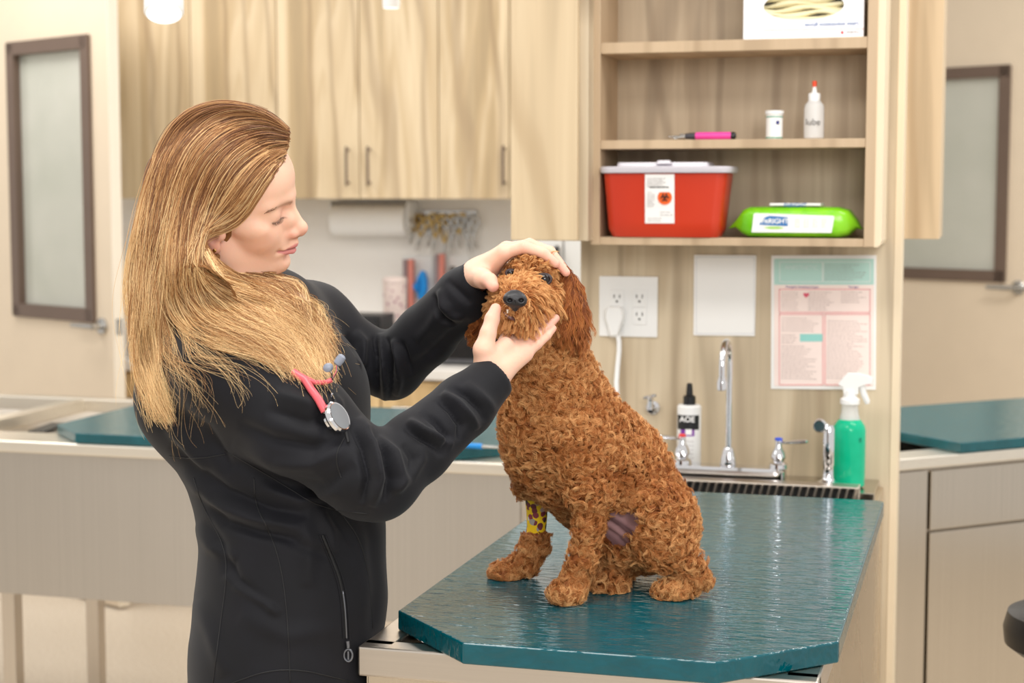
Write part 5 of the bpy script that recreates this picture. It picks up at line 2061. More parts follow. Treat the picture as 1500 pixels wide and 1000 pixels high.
def cast(bv, px, py):
    r = Vector(CF + CR * ((px - 750) / FPX) + CU * ((500 - py) / FPX)).normalized()
    hit = bv.ray_cast(Vector(CC), r)
    return hit[0], hit[1]


def seam(pl, r, name, m, lift=.0004, step=6, far=None):
    """a thin cord laid on the jacket along a line"""
    pts = []
    for i in range(len(pl) - 1):
        L_ = math.hypot(pl[i + 1][0] - pl[i][0], pl[i + 1][1] - pl[i][1])
        for k in range(max(1, int(L_ / step))):
            t = k / max(1, int(L_ / step))
            pts.append((pl[i][0] + (pl[i + 1][0] - pl[i][0]) * t, pl[i][1] + (pl[i + 1][1] - pl[i][1]) * t))
    pts.append(pl[-1])
    out = []
    for p in pts:
        c, n = cast(JB, *p)
        if c is None:
            continue
        out.append(c + n * lift)
    if len(out) > 2:
        return G().tube(out, r, 6).obj(name, m, jacket, smooth=True, autos=False)


def smooth_pl(pl, n=4):
    pl = np.array(pl, float)
    for _ in range(n):
        a, c = pl[:-1] * .75 + pl[1:] * .25, pl[:-1] * .25 + pl[1:] * .75
        pl = np.concatenate([pl[:1], np.stack([a, c], 1).reshape(-1, 2), pl[-1:]])
    return [tuple(p) for p in pl]


M_SEAM = mat('seam_thread', (12, 12, 15), .6)
M_ZIPG = mat('zip_grey', (120, 122, 128), .3, .8)
for pl in ([(372, 700), (374, 740), (396, 780), (412, 830), (421, 900), (425, 1000)], [(284, 700), (296, 740), (330, 800), (332, 850), (322, 920), (312, 1000)],
           [(500, 752), (528, 790), (542, 850), (546, 920)], [(248, 668), (290, 672), (330, 665)], [(340, 1000), (390, 982), (440, 980), (490, 992), (520, 1000)],
           [(505, 640), (490, 668), (500, 700)], [(330, 660), (400, 700), (470, 745), (540, 752)]):
    seam(smooth_pl(pl, 2), .0009, 'seam', M_SEAM, .0002, 5)
# side pocket with its zip
pk = smooth_pl([(472, 783), (484, 812), (499, 850), (505, 890), (507, 935)], 2)
seam(pk, .0030, 'pocket_opening', mat('pocket_black', (6, 6, 8), .7), -.0012, 4)
seam([(a - 4.5, c_) for a, c_ in pk], .0011, 'pocket_welt', M_JACK, .0006, 4)
seam([(a + 4.5, c_) for a, c_ in pk], .0011, 'pocket_welt', M_JACK, .0006, 4)
z = seam(pk[-9:], .0012, 'zip', M_ZIPG, .0012, 4)
c, n = cast(JB, 507, 938)
g = G()
tv = -Zv
g.tube([c + n * .003, c + n * .004 + Vector(tv * .010)], [.0030, .0022], 10)
cc_ = c + n * .004 + Vector(tv * .020)
g.tube([cc_ + Vector(CR * cos(a) * .0058) + Vector(Zv * sin(a) * .0085) for a in np.linspace(0, 2 * pi, 19)], .0016, 8)
g.tube([cc_ + Vector(Zv * .006), cc_ - Vector(Zv * .006)], .0018, 8)
g.obj('zip_pull', M_ZIPG, jacket, smooth=True)
# front zip placket: chest edge
seam(smooth_pl([(478, 560), (492, 590), (504, 625), (510, 648)], 2), .0022, 'front_zip', M_SEAM, .001, 4)
c, n = cast(JB, 486, 578)
if c is not None:
    g = G()
    g.tube([c + n * .003, c + n * .005 + Vector(Zv * -.012), c + n * .005 + Vector(Zv * -.026)], [.0022, .003, .0035], 8)
    g.obj('zip_pull', M_ZIPG, jacket, smooth=True)

# ---- trousers and shoes
t_ = SDF(hip - np.array([.3, .3, 1.0]), hip + np.array([.3, .3, .12]), .006)
t_.D[:] = .05
for s_, an_ in zip((1, -1), feet):
    hp_ = hip + Sd * .085 * s_
    kn_ = np.array([hp_[0], hp_[1], .50]) + CR * .02
    t_.chain([hp_ - Zv * .08, kn_, an_ + Zv * .02], [.088, .076, .070], .03)
t_.cone(hip - Zv * .06, hip - Zv * .12, .125, .12, .03, flat=(Fw, .72))
V, F = t_.mesh()
V = relax(V, F, 2)
link('trousers', np_mesh('trousers', V, F), plastic('navy_scrub_cloth', (38, 42, 60), .8, .06), woman, origin=hip - Zv * .8)
for an_ in feet:
    s = SDF(an_ - np.array([.2, .2, .1]), an_ + np.array([.25, .2, .08]), .004)
    s.D[:] = .05
    s.cone(an_ - Zv * .045 - CR * .02, an_ + CR * .15 - Zv * .052, .045, .038, .01)
    s.cone(an_ - Zv * .02, an_ + Zv * .01, .045, .046, .02)
    V, F = s.mesh()
    V[:, 2] = np.maximum(V[:, 2], .003)
    link('shoe', np_mesh('shoe', V, F), plastic('black_shoe', (28, 28, 30), .5), woman, origin=(an_[0], an_[1], 0))

# ---- stethoscope (worn: lies on the jacket)
c0, n0 = cast(JB, 458, 572)
c1, n1 = cast(JB, 478, 605)
st0 = cast(JB, 440, 560)[0]
ste = thing('stethoscope', 'stethoscope with salmon pink tube and grey ear tips hung over the black jacket', 'stethoscope', c0)


def off(px, py, o_):
    c, n = cast(JB, px, py)
    if c is None:
        return Vector(K(px, py, 2.42))
    return c - Vector(CF) * o_


pts = [off(430, 545, .004), off(448, 556, .008), off(457, 570, .009), off(468, 585, .009), off(477, 602, .008)]
M_PINKT = plastic('salmon_tube', (222, 96, 104), .35, .03)
G().tube(pts, .0055, 14).obj('tube', M_PINKT, ste, smooth=True)
cp = off(493, 612, .010)
axn = Vector((CR * .80 - CF * .38 + Zv * .45)).normalized()
G().tube([off(477, 602, .008), cp - axn * .002], [.004, .0035], 10).obj('stem', M_CHROME, ste, smooth=True)
G().lathe(cp - axn * .006, [(.008, 0), (.019, .003), (.0225, .007), (.0225, .011), (.020, .0135), (.017, .013)], 36, axn).lathe(cp - axn * .012, [(.004, 0), (.013, .002), (.014, .007)], 28, axn).obj('chest_piece', M_CHROME, ste, smooth=True)
G().lathe(cp + axn * .0074, [(.0185, 0), (.0001, .0008)], 36, axn).obj('diaphragm', plastic('diaphragm_grey', (120, 124, 128), .3), ste, smooth=True)
e1, e2 = Vector(K(481, 538, 2.225)), Vector(K(497, 528, 2.235))
for e, dr in ((e1, Vector(CR * -.15 - CF * .9 - Zv * .1)), (e2, Vector(CR * .55 + Zv * .75))):
    dr.normalize()
    base = Vector(K(486, 556, 2.245))
    G().tube([base, (base + e) / 2 + Vector(CR * .002), e - dr * .006], .0016, 8).obj('ear_tube', M_CHROME, ste, smooth=True)
    G().lathe(e - dr * .007, [(.003, 0), (.0055, .002), (.0062, .009), (.0055, .014), (.0025, .016)], 18, dr).obj('ear_tip', plastic('ear_tip_grey', (136, 142, 156), .4), ste, smooth=True)
G().tube([Vector(K(486, 556, 2.245)), off(478, 560, .006), off(462, 560, .006), off(446, 552, .006)], .0035, 10).obj('tube', M_PINKT, ste, smooth=True)

# ---- earring, brow hairs, lashes
G().lathe(hw((3, 78.5, -27)) , [(.0008, 0), (.0026, .0012), (.0026, .003), (.0006, .0042)], 14, Vector(HM[:, 1])).obj('earring', mat('gold', (232, 200, 130), .15, 1.0), woman, smooth=True)
HBV = BVHTree.FromPolygons([tuple(v) for v in head_V], [tuple(int(i) for i in f) for f in head_F])
M_BROW = mat('brow_hair', (124, 88, 62), .7)


def on_head(lp):
    """nearest point of the face to a local point"""
    c, n, *_ = HBV.find_nearest(Vector(hw(lp)))
    return np.array(c), np.array(n)


for s_ in (1, -1):
    st = []
    for i in range(220):
        u_ = RS.rand() ** 2.0
        yy = 9 + 41 * u_
        zz = 37 + 6 * sin(u_ * 2.2) - 9 * u_ + RS.uniform(-3.2, 3.0) * (1 - .6 * u_)
        c, n = on_head((84 - 22 * u_, s_ * yy, zz))
        dv = HM @ np.array([-.25, s_ * (.9), .35 - .5 * u_]) + n * .12
        st.append([c + dv * .0065 * k / 3 + n * .0004 * math.sin(k) for k in range(4)])
    o = hair_curves('eyebrow', np.array(st), .00021, M_BROW, woman, (1, .4))
    st = []
    for i in range(60):
        u_ = i / 59
        yy = 17 + 29 * u_
        c, n = on_head((77 - 4 * abs(u_ - .35) * 2, s_ * yy, 15.6 - 3 * sin(u_ * pi)))
        dv = HM @ np.array([.75 - .35 * u_, s_ * (-.25 + .8 * u_), -.42])
        st.append([c + dv * .0075 * k / 3 + HM[:, 2] * .0012 * (k / 3) ** 2 for k in range(4)])
    hair_curves('eyelash', np.array(st[::2]), .00020, mat('lash', (84, 62, 52), .7), woman, (1, .3))

# ---- hair: an underlying mass and long strands combed over it
M_HAIRB = None


def hair_mat(name, roots, mids, tips, z0, z1, base=False):
    q = NT(name)
    tc = q.n('NewGeometry')
    sep = q.n('SeparateXYZ')
    q.l(tc.outputs['Position'], sep.inputs[0])
    mr = q.n('MapRange')
    mr.inputs['From Min'].default_value = z1
    mr.inputs['From Max'].default_value = z0
    q.l(sep.outputs['Z'], mr.inputs[0])
    if base:
        nz = q.noise(q.coord((60, 60, 6)), 1.5, 3)
        add = q.n('Math', operation='ADD')
        q.l(mr.outputs[0], add.inputs[0])
        add.inputs[1].default_value = -.12
        q.l(q.ramp(add.outputs[0], [(0.0, roots), (.5, mids), (1.0, tips)]), q.b.inputs['Base Color'])
        q.bump(nz, .6, .004)
        q.b.inputs['Specular IOR Level'].default_value = .15
    else:
        at_ = q.n('Attribute', attribute_name='tone')
        ad = q.n('Math', operation='MULTIPLY_ADD')
        ad.inputs[1].default_value = .85
        q.l(at_.outputs['Fac'], ad.inputs[0])
        sb = q.n('Math', operation='SUBTRACT')
        sm = q.n('Math', operation='MULTIPLY')
        q.l(mr.outputs[0], sm.inputs[0])
        sm.inputs[1].default_value = .62
        q.l(sm.outputs[0], sb.inputs[0])
        sb.inputs[1].default_value = .27
        q.l(sb.outputs[0], ad.inputs[2])
        q.l(q.ramp(ad.outputs[0], [(0.0, tuple(c * .7 for c in roots)), (.12, roots), (.45, mids), (.82, tips), (1.0, tuple(min(1, c * 1.15) for c in tips))]), q.b.inputs['Base Color'])
    q.b.inputs['Roughness'].default_value = .42
    q.b.inputs['Specular IOR Level'].default_value = .12 if base else .45
    return q.m


zr_, zt_h = float(P(330, 170, 2.4)[2]), float(P(330, 560, 2.4)[2])
M_HAIR = hair_mat('long_hair', lin((124, 78, 44)), lin((188, 138, 86)), lin((238, 206, 152)), zt_h, zr_)
M_HAIRB = hair_mat('hair_mass', lin((100, 64, 36)), lin((144, 100, 60)), lin((196, 154, 100)), zt_h, zr_, True)
hs = SDF((-150, -260, -420), (190, 150, 160), 3.2)
hs.D[:] = 40
hs.ell((-9, 0, 52), (89, 79, 80), k=1)
for_loc = lambda px, py, d: hl(K(px, py, d))
hs.chain([for_loc(275, 270, 2.38), for_loc(252, 350, 2.37), for_loc(232, 430, 2.36), for_loc(232, 520, 2.34), for_loc(246, 600, 2.32)], [62, 52, 38, 24, 9], 30, kk=15)
hs.chain([for_loc(290, 330, 2.35), for_loc(285, 395, 2.32), for_loc(310, 440, 2.27), for_loc(370, 470, 2.245), for_loc(425, 505, 2.235), for_loc(466, 546, 2.235)], [42, 38, 28, 25, 20, 8], 25, kk=12)
hs.chain([for_loc(300, 425, 2.42), for_loc(370, 440, 2.40), for_loc(430, 460, 2.39), for_loc(458, 500, 2.37)], [42, 32, 24, 10], 25, kk=12)
hs.ell((90, 0, 4), (62, 110, 98), k=3, op='s')
hs.ell((9, 86, -20), (29, 28, 30), k=4, op='s')
V, F = hs.mesh()
V = relax(V, F, 3)
V = hw(V)
hair = link('hair', np_mesh('hair', V, F), M_HAIRB, woman, origin=hw((0, 0, 60)))
hair['label'] = 'long wavy hair, brown at the crown and blonde at the ends'
HAB = BVHTree.FromPolygons([tuple(v) for v in V], [tuple(int(i) for i in f) for f in F])

GUIDES = [
    [(421, 188), (395, 163), (350, 149), (302, 151), (256, 173), (223, 222), (206, 285), (195, 355), (188, 430), (198, 510), (212, 580), (236, 634)],
    [(421, 190), (388, 166), (340, 158), (292, 172), (255, 212), (234, 270), (219, 340), (208, 420), (206, 500), (218, 570), (242, 630)],
    [(422, 192), (384, 172), (335, 172), (290, 198), (258, 250), (243, 310), (232, 380), (226, 450), (222, 520), (228, 580), (250, 622)],
    [(422, 195), (382, 180), (332, 190), (294, 226), (268, 282), (256, 340), (247, 400), (248, 440), (275, 478), (320, 498), (378, 510), (420, 530)],
    [(422, 199), (382, 190), (335, 208), (301, 250), (279, 305), (268, 360), (262, 405), (268, 442), (300, 474), (352, 492), (405, 512), (440, 556)],
    [(422, 204), (384, 201), (342, 225), (312, 268), (290, 320), (278, 370), (275, 410), (288, 446), (328, 474), (380, 492), (430, 520), (455, 562)],
    [(421, 210), (388, 212), (350, 240), (321, 284), (299, 330), (286, 372), (286, 412), (310, 446), (358, 470), (415, 495), (455, 530), (474, 564)],
    [(420, 216), (390, 224), (358, 254), (330, 296), (304, 332), (288, 366), (292, 408), (328, 438), (385, 462), (440, 494), (470, 535), (486, 562)],
    [(418, 222), (394, 236), (366, 266), (340, 304), (308, 332), (277, 362), (282, 402), (338, 428), (395, 452), (445, 484), (468, 525), (484, 562)],
    [(416, 228), (396, 246), (372, 278), (350, 312), (316, 332), (279, 352), (276, 392), (330, 422), (398, 444), (452, 480), (472, 520), (488, 562)],
    [(415, 234), (401, 254), (381, 286), (361, 318), (340, 336), (306, 342), (277, 364), (276, 402), (325, 430), (380, 456), (430, 490), (470, 540)]]
GUIDES2 = [[(298, 368), (306, 388), (328, 412), (366, 438), (410, 470), (446, 510)],
           [(304, 366), (316, 386), (340, 404), (378, 428), (420, 460), (452, 500)],   # locks that come from behind the neck and fall over the far shoulder and chest
    [(322, 392), (352, 412), (392, 436), (425, 462), (450, 492), (464, 530)],
    [(335, 400), (368, 414), (405, 430), (440, 458), (462, 490), (474, 525)],
    [(355, 404), (388, 408), (422, 420), (450, 446), (468, 478), (480, 512)],
    [(388, 402), (408, 404), (436, 418), (458, 446), (470, 474), (482, 506)]]
GUIDES3 = [   # loose wisps over the near shoulder
    [(235, 400), (232, 450), (236, 510), (250, 560), (262, 600), (285, 650)],
    [(245, 400), (243, 450), (255, 500), (282, 540), (308, 575), (318, 600)],
    [(255, 400), (252, 450), (272, 495), (310, 530), (345, 562), (368, 580)],
    [(270, 410), (272, 455), (300, 495), (345, 530), (378, 560), (404, 586)],
    [(290, 430), (310, 470), (350, 505), (395, 530), (420, 552), (440, 568)]]


def resamp(pl, n):
    pl = np.array(pl, float)
    pl = np.array(smooth_pl(pl, 2))
    s = np.concatenate([[0], np.cumsum(np.linalg.norm(np.diff(pl, axis=0), axis=1))])
    s /= s[-1]
    t = np.linspace(0, 1, n)
    return np.stack([np.interp(t, s, pl[:, i]) for i in (0, 1)], 1)


NK = 34
GA = np.array([resamp(g_, NK) for g_ in GUIDES])
GB_ = np.array([resamp(g_, NK) for g_ in GUIDES2])
GC_ = np.array([resamp(g_, NK) for g_ in GUIDES3])


def hair_hit(px, py, last):
    best = None
    for bv in (HAB, JB, HBV):
        r = Vector(CF + CR * ((px - 750) / FPX) + CU * ((500 - py) / FPX))
        hit = bv.ray_cast(Vector(CC), r.normalized())
        if hit[0] is not None:
            dd = (hit[0] - Vector(CC)).dot(Vector(CF))
            if best is None or dd < best:
                best = dd
    if best is None:
        return last
    if last is not None and best - last > .035:
        best = last + .035 * .4
    return best


def comb(G_, n, jit, tip_sc, lift, seed, gap=None):
    rs = np.random.RandomState(seed)
    out, tone = [], []
    m = len(G_)
    # clumps give the locks
    clump_u = rs.rand(n // 26 + 1) * (m - 1)
    clump_t = rs.rand(len(clump_u))
    clump_ph = rs.rand(len(clump_u), 2) * 6.28
    for i in range(n):
        ci = rs.randint(len(clump_u))
        u = np.clip(clump_u[ci] + rs.randn() * .10, 0, m - 1.001)
        a = int(u)
        w = u - a
        t = np.linspace(0, 1, NK)
        wt = w
        if gap is not None and a == gap:          # the two main locks part over the shoulder
            q_ = np.clip((t - .35) / .25, 0, 1)
            wt = (w * (1 - q_) + (1.0 if w > .5 else 0.0) * q_)[:, None]
        path = G_[a] * (1 - wt) + G_[a + 1] * wt
        ph = clump_ph[ci]
        amp = 2.0 + 11 * t ** 1.4
        wav = np.stack([np.sin(t * 11 + ph[0]), np.sin(t * 9 + ph[1])], 1) * amp[:, None] * jit
        ind = rs.randn(2) * (1.2 + 4.5 * t[:, None] ** 1.6) * tip_sc
        ind2 = np.stack([np.sin(t * 14 + rs.rand() * 6), np.cos(t * 12 + rs.rand() * 6)], 1) * (.5 + 3 * t[:, None] ** 2) * tip_sc
        fly = (rs.rand() < .06) * rs.randn(2) * 22 * t[:, None] ** 2.2
        path = path + wav + ind + ind2 + fly
        k_end = int(NK * (1 - .34 * rs.rand() ** 1.6))
        path = path[rs.randint(0, 3):k_end]
        k_end = len(path)
        path = np.stack([np.interp(np.linspace(0, 1, NK), np.linspace(0, 1, k_end), path[:, c_]) for c_ in (0, 1)], 1)
        last = None
        ds = []
        for p in path:
            last = hair_hit(p[0], p[1], last)
            ds.append(np.nan if last is None else last)
        ds = np.array(ds)
        if np.isnan(ds).all():
            continue
        fi = np.argmax(~np.isnan(ds))
        ds[:fi] = ds[fi]
        # smooth depth
        for _ in range(3):
            ds[1:-1] = (ds[:-2] + ds[1:-1] * 2 + ds[2:]) / 4
        lf = abs(rs.randn()) * lift * (0.4 + t) + .0008
        ds = ds - lf
        out.append(np.array([CC + (CF + CR * ((p[0] - 750) / FPX) + CU * ((500 - p[1]) / FPX)) * dd for p, dd in zip(path, ds)]))
        tone.append(np.clip(.5 + .30 * (clump_t[ci] - .5) * 2.6 + rs.randn() * .21, 0, 1))
    return np.array(out), np.array(tone)


s1, t1 = comb(GA, 8000, 1.0, .70, .004, 3, 2)
s2, t2 = comb(GB_, 1800, 1.1, 1.2, .004, 5)
s3, t3 = comb(GC_, 110, 1.5, 1.9, .003, 9)
hair_curves('hair_strand', np.concatenate([s1, s2, s3]), np.concatenate([np.full(len(s1) + len(s2), .00032), np.full(len(s3), .00020)]), M_HAIR, hair, (1.0, .35), np.concatenate([t1, t2, np.clip(t3 + .15, 0, 1)]))


# ================================================================== THE DOG
d = SDF(K(670, 900, 2.62) - np.array([.12, .30, .0]), K(1070, 340, 2.5) + np.array([.06, .36, .06]), .0035)
d.lo[2] = .951
d = SDF((min(K(680, 850, 2.7)[0], K(680, 850, 2.3)[0]) - .02, 2.15, .948), (K(1060, 800, 2.4)[0] + .03, 2.95, K(780, 345, 2.5)[2] + .02), .0032)
d.D[:] = .05


def dc(pts, k=.02, kk=None, flat=None):
    d.chain([K(*p[:3]) for p in pts], [rad(p[3]) for p in pts], k, kk=kk, flat=flat)


# trunk from neck to rump
dc([(788, 475, 2.505, 38), (800, 530, 2.52, 46), (818, 600, 2.535, 62), (844, 658, 2.55, 75), (888, 698, 2.575, 80), (936, 753, 2.59, 71)], .03, .04)
d.ell(K(792, 635, 2.525), (rad(42), rad(54), rad(62)), k=.04)
d.ell(K(952, 778, 2.585), (rad(60), .080, rad(54)), k=.04)
# near foreleg
dc([(850, 650, 2.480, 30), (862, 720, 2.465, 22), (862, 770, 2.460, 14.5), (852, 820, 2.456, 12.5), (839, 855, 2.452, 14)], .03, .012)
d.ell(K(829, 869, 2.448), (rad(21), rad(26), rad(13)), k=.012)
# far foreleg, stretched forward
dc([(782, 650, 2.57, 30), (782, 700, 2.585, 19), (786, 745, 2.592, 12), (787, 775, 2.598, 11), (783, 798, 2.602, 14), (768, 826, 2.606, 14), (746, 838, 2.61, 12)], .03, .012)
d.ell(K(741, 839, 2.607), (rad(22), rad(20), rad(11)), k=.012)
# near hind leg: thigh, shank, hock, foot
d.ell(K(970, 768, 2.515), (rad(42), rad(40), rad(46)), k=.022)
dc([(960, 750, 2.50, 34), (975, 800, 2.49, 28), (1008, 832, 2.487, 15), (1026, 848, 2.485, 10)], .02, .012)
dc([(1028, 850, 2.486, 10), (998, 862, 2.482, 11), (978, 866, 2.478, 12)], .01, .01)
d.ell(K(984, 867, 2.478), (rad(23), rad(20), rad(11)), k=.012)
# far hind leg and foot between
dc([(905, 790, 2.63, 32), (895, 830, 2.58, 14), (892, 852, 2.545, 12)], .03, .02)
d.ell(K(891, 858, 2.528), (rad(17), rad(22), rad(10)), k=.012)
# short tail lying behind
dc([(985, 800, 2.66, 14), (1000, 835, 2.72, 11), (985, 850, 2.76, 9)], .01, .01)
# skull, muzzle, cheeks, jaw
d.ell(K(780, 415, 2.52), (rad(46), rad(58), rad(45)), k=.02)
dc([(774, 430, 2.47, 36), (762, 442, 2.425, 27), (757, 446, 2.400, 20)], .02, .012)
d.ell(K(798, 442, 2.48), (rad(26), rad(28), rad(28)), k=.02)
d.ell(K(750, 440, 2.475), (rad(24), rad(30), rad(28)), k=.02)
dc([(778, 460, 2.46, 22), (765, 466, 2.415, 14)], .015, .01)
d.ell(K(786, 387, 2.472), (rad(32), rad(24), rad(15)), k=.02)
# eye sockets
eyeN, eyeF = K(797, 409, 2.4480), K(748, 400, 2.458)
d.ell(eyeN - CF * .006, (.0105, .010, .008), k=.006, op='s')
d.ell(eyeF - CF * .006, (.006, .009, .006), k=.005, op='s')
V, F = d.mesh()
V = relax(V, F, 2)
DZ = .9506
V[:, 2] = np.maximum(V[:, 2], DZ)
N = vnormals(V, F)
x, y, dd_ = px_of(V)
cf = np.tile(np.array(lin((150, 84, 36))), (len(V), 1))
# bare belly skin between the legs
pat = [(893, 742), (915, 738), (934, 742), (940, 760), (934, 785), (922, 800), (900, 800), (884, 782), (884, 760)]


def in_poly(x, y, pl):
    c = np.zeros(x.shape, bool)
    for i in range(len(pl)):
        x0, y0 = pl[i]
        x1, y1 = pl[i - 1]
        c ^= ((y0 > y) != (y1 > y)) & (x < (x1 - x0) * (y - y0) / (y1 - y0 + 1e-9) + x0)
    return c


bare = in_poly(x, y, pat) & (dd_ < 2.60)
wv = .5 + .5 * np.sin(V[:, 0] * 130 + V[:, 2] * 190)
cf[bare] = (np.array(lin((164, 122, 120))) * (1 - .35 * wv[:, None]) + np.array(lin((92, 66, 76))) * .35 * wv[:, None])[bare]
# skin folds there
for pl, w_, a_ in (([(886, 760), (905, 772), (925, 790)], 3, -.004), ([(890, 750), (912, 764), (932, 778)], 3, .003), ([(890, 776), (905, 786), (918, 800)], 3, -.003)):
    dist, side, t = seg_dist(x, y, pl)
    V = V + N * ((np.exp(-(dist / w_) ** 2) * bare * a_)[:, None])
me = np_mesh('dog', V, F, cf)
dog = link('dog', me, vcol_mat('dog_skin', .7), origin=(float(V[:, 0].mean()), 2.5, .9505))
tag(dog, 'curly apricot red poodle mix dog sitting on the teal pad', 'dog')
DB = BVHTree.FromPolygons([tuple(v) for v in V], [tuple(int(i) for i in f) for f in F])

# ---- nose, mouth, eyes
nc = K(754, 437, 2.362)
s = SDF(nc - .03, nc + .03, .0009)
s.D[:] = .05
s.ell(nc, (.0150, .011, .0125), k=.003)
s.cone(nc - CR * .007 + Zv * -.001 - CF * .004, nc + CR * .008 + Zv * -.003 - CF * .004, .0095, .0095, .004)
s.cone(nc - Zv * .006, nc - Zv * .014 + CR * .0005, .0075, .0045, .005)
for s_ in (-1, 1):
    c = nc + CR * (s_ * .0082 + .0008) - Zv * .0032 - CF * .0135
    s.ell(c, (.0036, .0055, .0028), k=.002, op='s')
    s.cone(c, c + CR * s_ * .006 - Zv * .003, .0016, .0008, .001, 's')
s.cone(nc - CF * .013 - Zv * .004, nc - CF * .011 - Zv * .018, .0007, .0007, .001, 's')
V2, F2 = s.mesh()
V2 = relax(V2, F2, 1)
q = NT('dog_nose')
q.b.inputs['Base Color'].default_value = (*lin((30, 29, 32)), 1)
q.b.inputs['Roughness'].default_value = .38
vo = q.n('TexVoronoi')
vo.inputs['Scale'].default_value = 900
q.l(q.coord(), vo.inputs['Vector'])
q.bump(vo.outputs['Distance'], .35, .0006)
link('nose', np_mesh('nose', V2, F2), q.m, dog, origin=nc)
g = G()
lip = [K(738, 456, 2.392), K(743, 462, 2.386), K(749, 466, 2.383), K(754, 468, 2.386)]
G().tube(lip, [.0018, .0034, .0036, .0018], 10, flat=.8).obj('lip', mat('dog_lip', (98, 66, 62), .4), dog, smooth=True)
G().tube([K(743.5, 453, 2.380), K(743.5, 458.5, 2.380)], [.0018, .0009], 8).obj('tooth', mat('tooth', (232, 222, 205), .3), dog, smooth=True)
M_EYE = mat('dog_eye', (26, 17, 14), .04)
for c, r in ((eyeN, .0098), (eyeF, .0062)):
    e = G().lathe(c + CF * .0, [(r * sin(a), -r * cos(a)) for a in np.linspace(0, pi, 18)], 28, Vector(-CF)).obj('eyeball', M_EYE, dog, smooth=True, autos=False)
    ring = [c - CF * r * .45 + CR * cos(a) * r * 1.02 + Zv * sin(a) * r * .74 for a in np.linspace(0, 2 * pi, 25)]
    G().tube(ring, .0024, 8).obj('eyelid', mat('dog_eyelid', (54, 40, 40), .5), dog, smooth=True)

# ---- yellow patterned bandage on the far foreleg
q = NT('patterned_bandage')
vo = q.n('TexVoronoi')
vo.inputs['Scale'].default_value = 105
q.l(q.coord(), vo.inputs['Vector'])
sp = q.n('SeparateColor')
q.l(vo.outputs['Color'], sp.inputs[0])
spot = q.ramp(sp.outputs[0], [(.0, lin((96, 40, 44))), (.42, lin((150, 60, 70))), (.55, lin((236, 226, 214))), (.8, lin((60, 46, 40)))])
q.b.inputs['Roughness'].default_value = .75
nz = q.noise(q.coord(), 130, 3)
mk = q.n('Math', operation='ADD')
q.l(vo.outputs['Distance'], mk.inputs[0])
sc_ = q.n('Math', operation='MULTIPLY')
q.l(nz, sc_.inputs[0])
sc_.inputs[1].default_value = .45
q.l(sc_.outputs[0], mk.inputs[1])
q.l(q.mix(q.ramp(mk.outputs[0], [(.74, (1, 1, 1)), (.80, (0, 0, 0))]), lin((238, 196, 18)), spot), q.b.inputs['Base Color'])
q.bump(q.noise(q.coord((30, 30, 400)), 1, 2), .3, .001)
pb = [K(785, 728, 2.589), K(786, 738, 2.591), K(786.5, 755, 2.594), K(786, 772, 2.598), K(784, 782, 2.600)]
G().tube(pb, [rad(17), rad(17.5), rad(16.5), rad(15.5), rad(15.5)], 30).obj('bandage', q.m, dog, smooth=True)

# ---- fur
q = NT('curly_fur')
at_ = q.n('Attribute', attribute_name='tone')
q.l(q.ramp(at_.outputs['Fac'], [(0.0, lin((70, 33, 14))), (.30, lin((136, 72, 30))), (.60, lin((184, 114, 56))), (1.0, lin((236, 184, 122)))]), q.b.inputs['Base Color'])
q.b.inputs['Roughness'].default_value = .55
q.b.inputs['Specular IOR Level'].default_value = .35
M_FUR = q.m

tri = np.concatenate([F[:, [0, 1, 2]], F[:, [0, 2, 3]]])
A_, B_, C_ = V[tri[:, 0]], V[tri[:, 1]], V[tri[:, 2]]
ar = .5 * np.linalg.norm(np.cross(B_ - A_, C_ - A_), axis=1)
HANDB = [BVHTree.FromPolygons([tuple(v) for v in h_[0]], [tuple(int(i) for i in f) for f in h_[1]]) for h_ in (hN, hF)]


def norm(v):
    return v / (np.linalg.norm(v, axis=-1, keepdims=True) + 1e-9)


def sample(n, rs, wfun=None):
    w = ar.copy()
    if wfun is not None:
        cen = (A_ + B_ + C_) / 3
        w = w * wfun(cen)
    cum = np.cumsum(w)
    i = np.searchsorted(cum, rs.rand(n) * cum[-1])
    u, v = rs.rand(n), rs.rand(n)
    fl = u + v > 1
    u[fl], v[fl] = 1 - u[fl], 1 - v[fl]
    p = A_[i] + (B_[i] - A_[i]) * u[:, None] + (C_[i] - A_[i]) * v[:, None]
    nn = norm(np.cross(B_[i] - A_[i], C_[i] - A_[i]))
    vn = N[tri[i, 0]]
    nn = np.where(((nn * vn).sum(1) < 0)[:, None], -nn, nn)
    return p, nn


def not_in_hands(P_, tol=.004):
    """P_: (n,3) points; False where a point is in or right against a hand"""
    ok = np.ones(len(P_), bool)
    for hb, (hv, *_r) in zip(HANDB, (hN, hF)):
        lo, hi = hv.min(0) - .02, hv.max(0) + .02
        for i in np.nonzero(((P_ > lo) & (P_ < hi)).all(1))[0]:
            c, n_, k_, dist = hb.find_nearest(Vector(P_[i]))
            if c is not None and (dist < tol or (Vector(P_[i]) - c).dot(n_) < 0 and dist < .03):
                ok[i] = False
    return ok


headc = K(778, 425, 2.50)
nosec = K(756, 436, 2.385)


def is_head(p):
    xx, yy, dd = px_of(p)
    return (yy < 487) & ((yy - 487) < -(xx - 800) * .35 + 10)


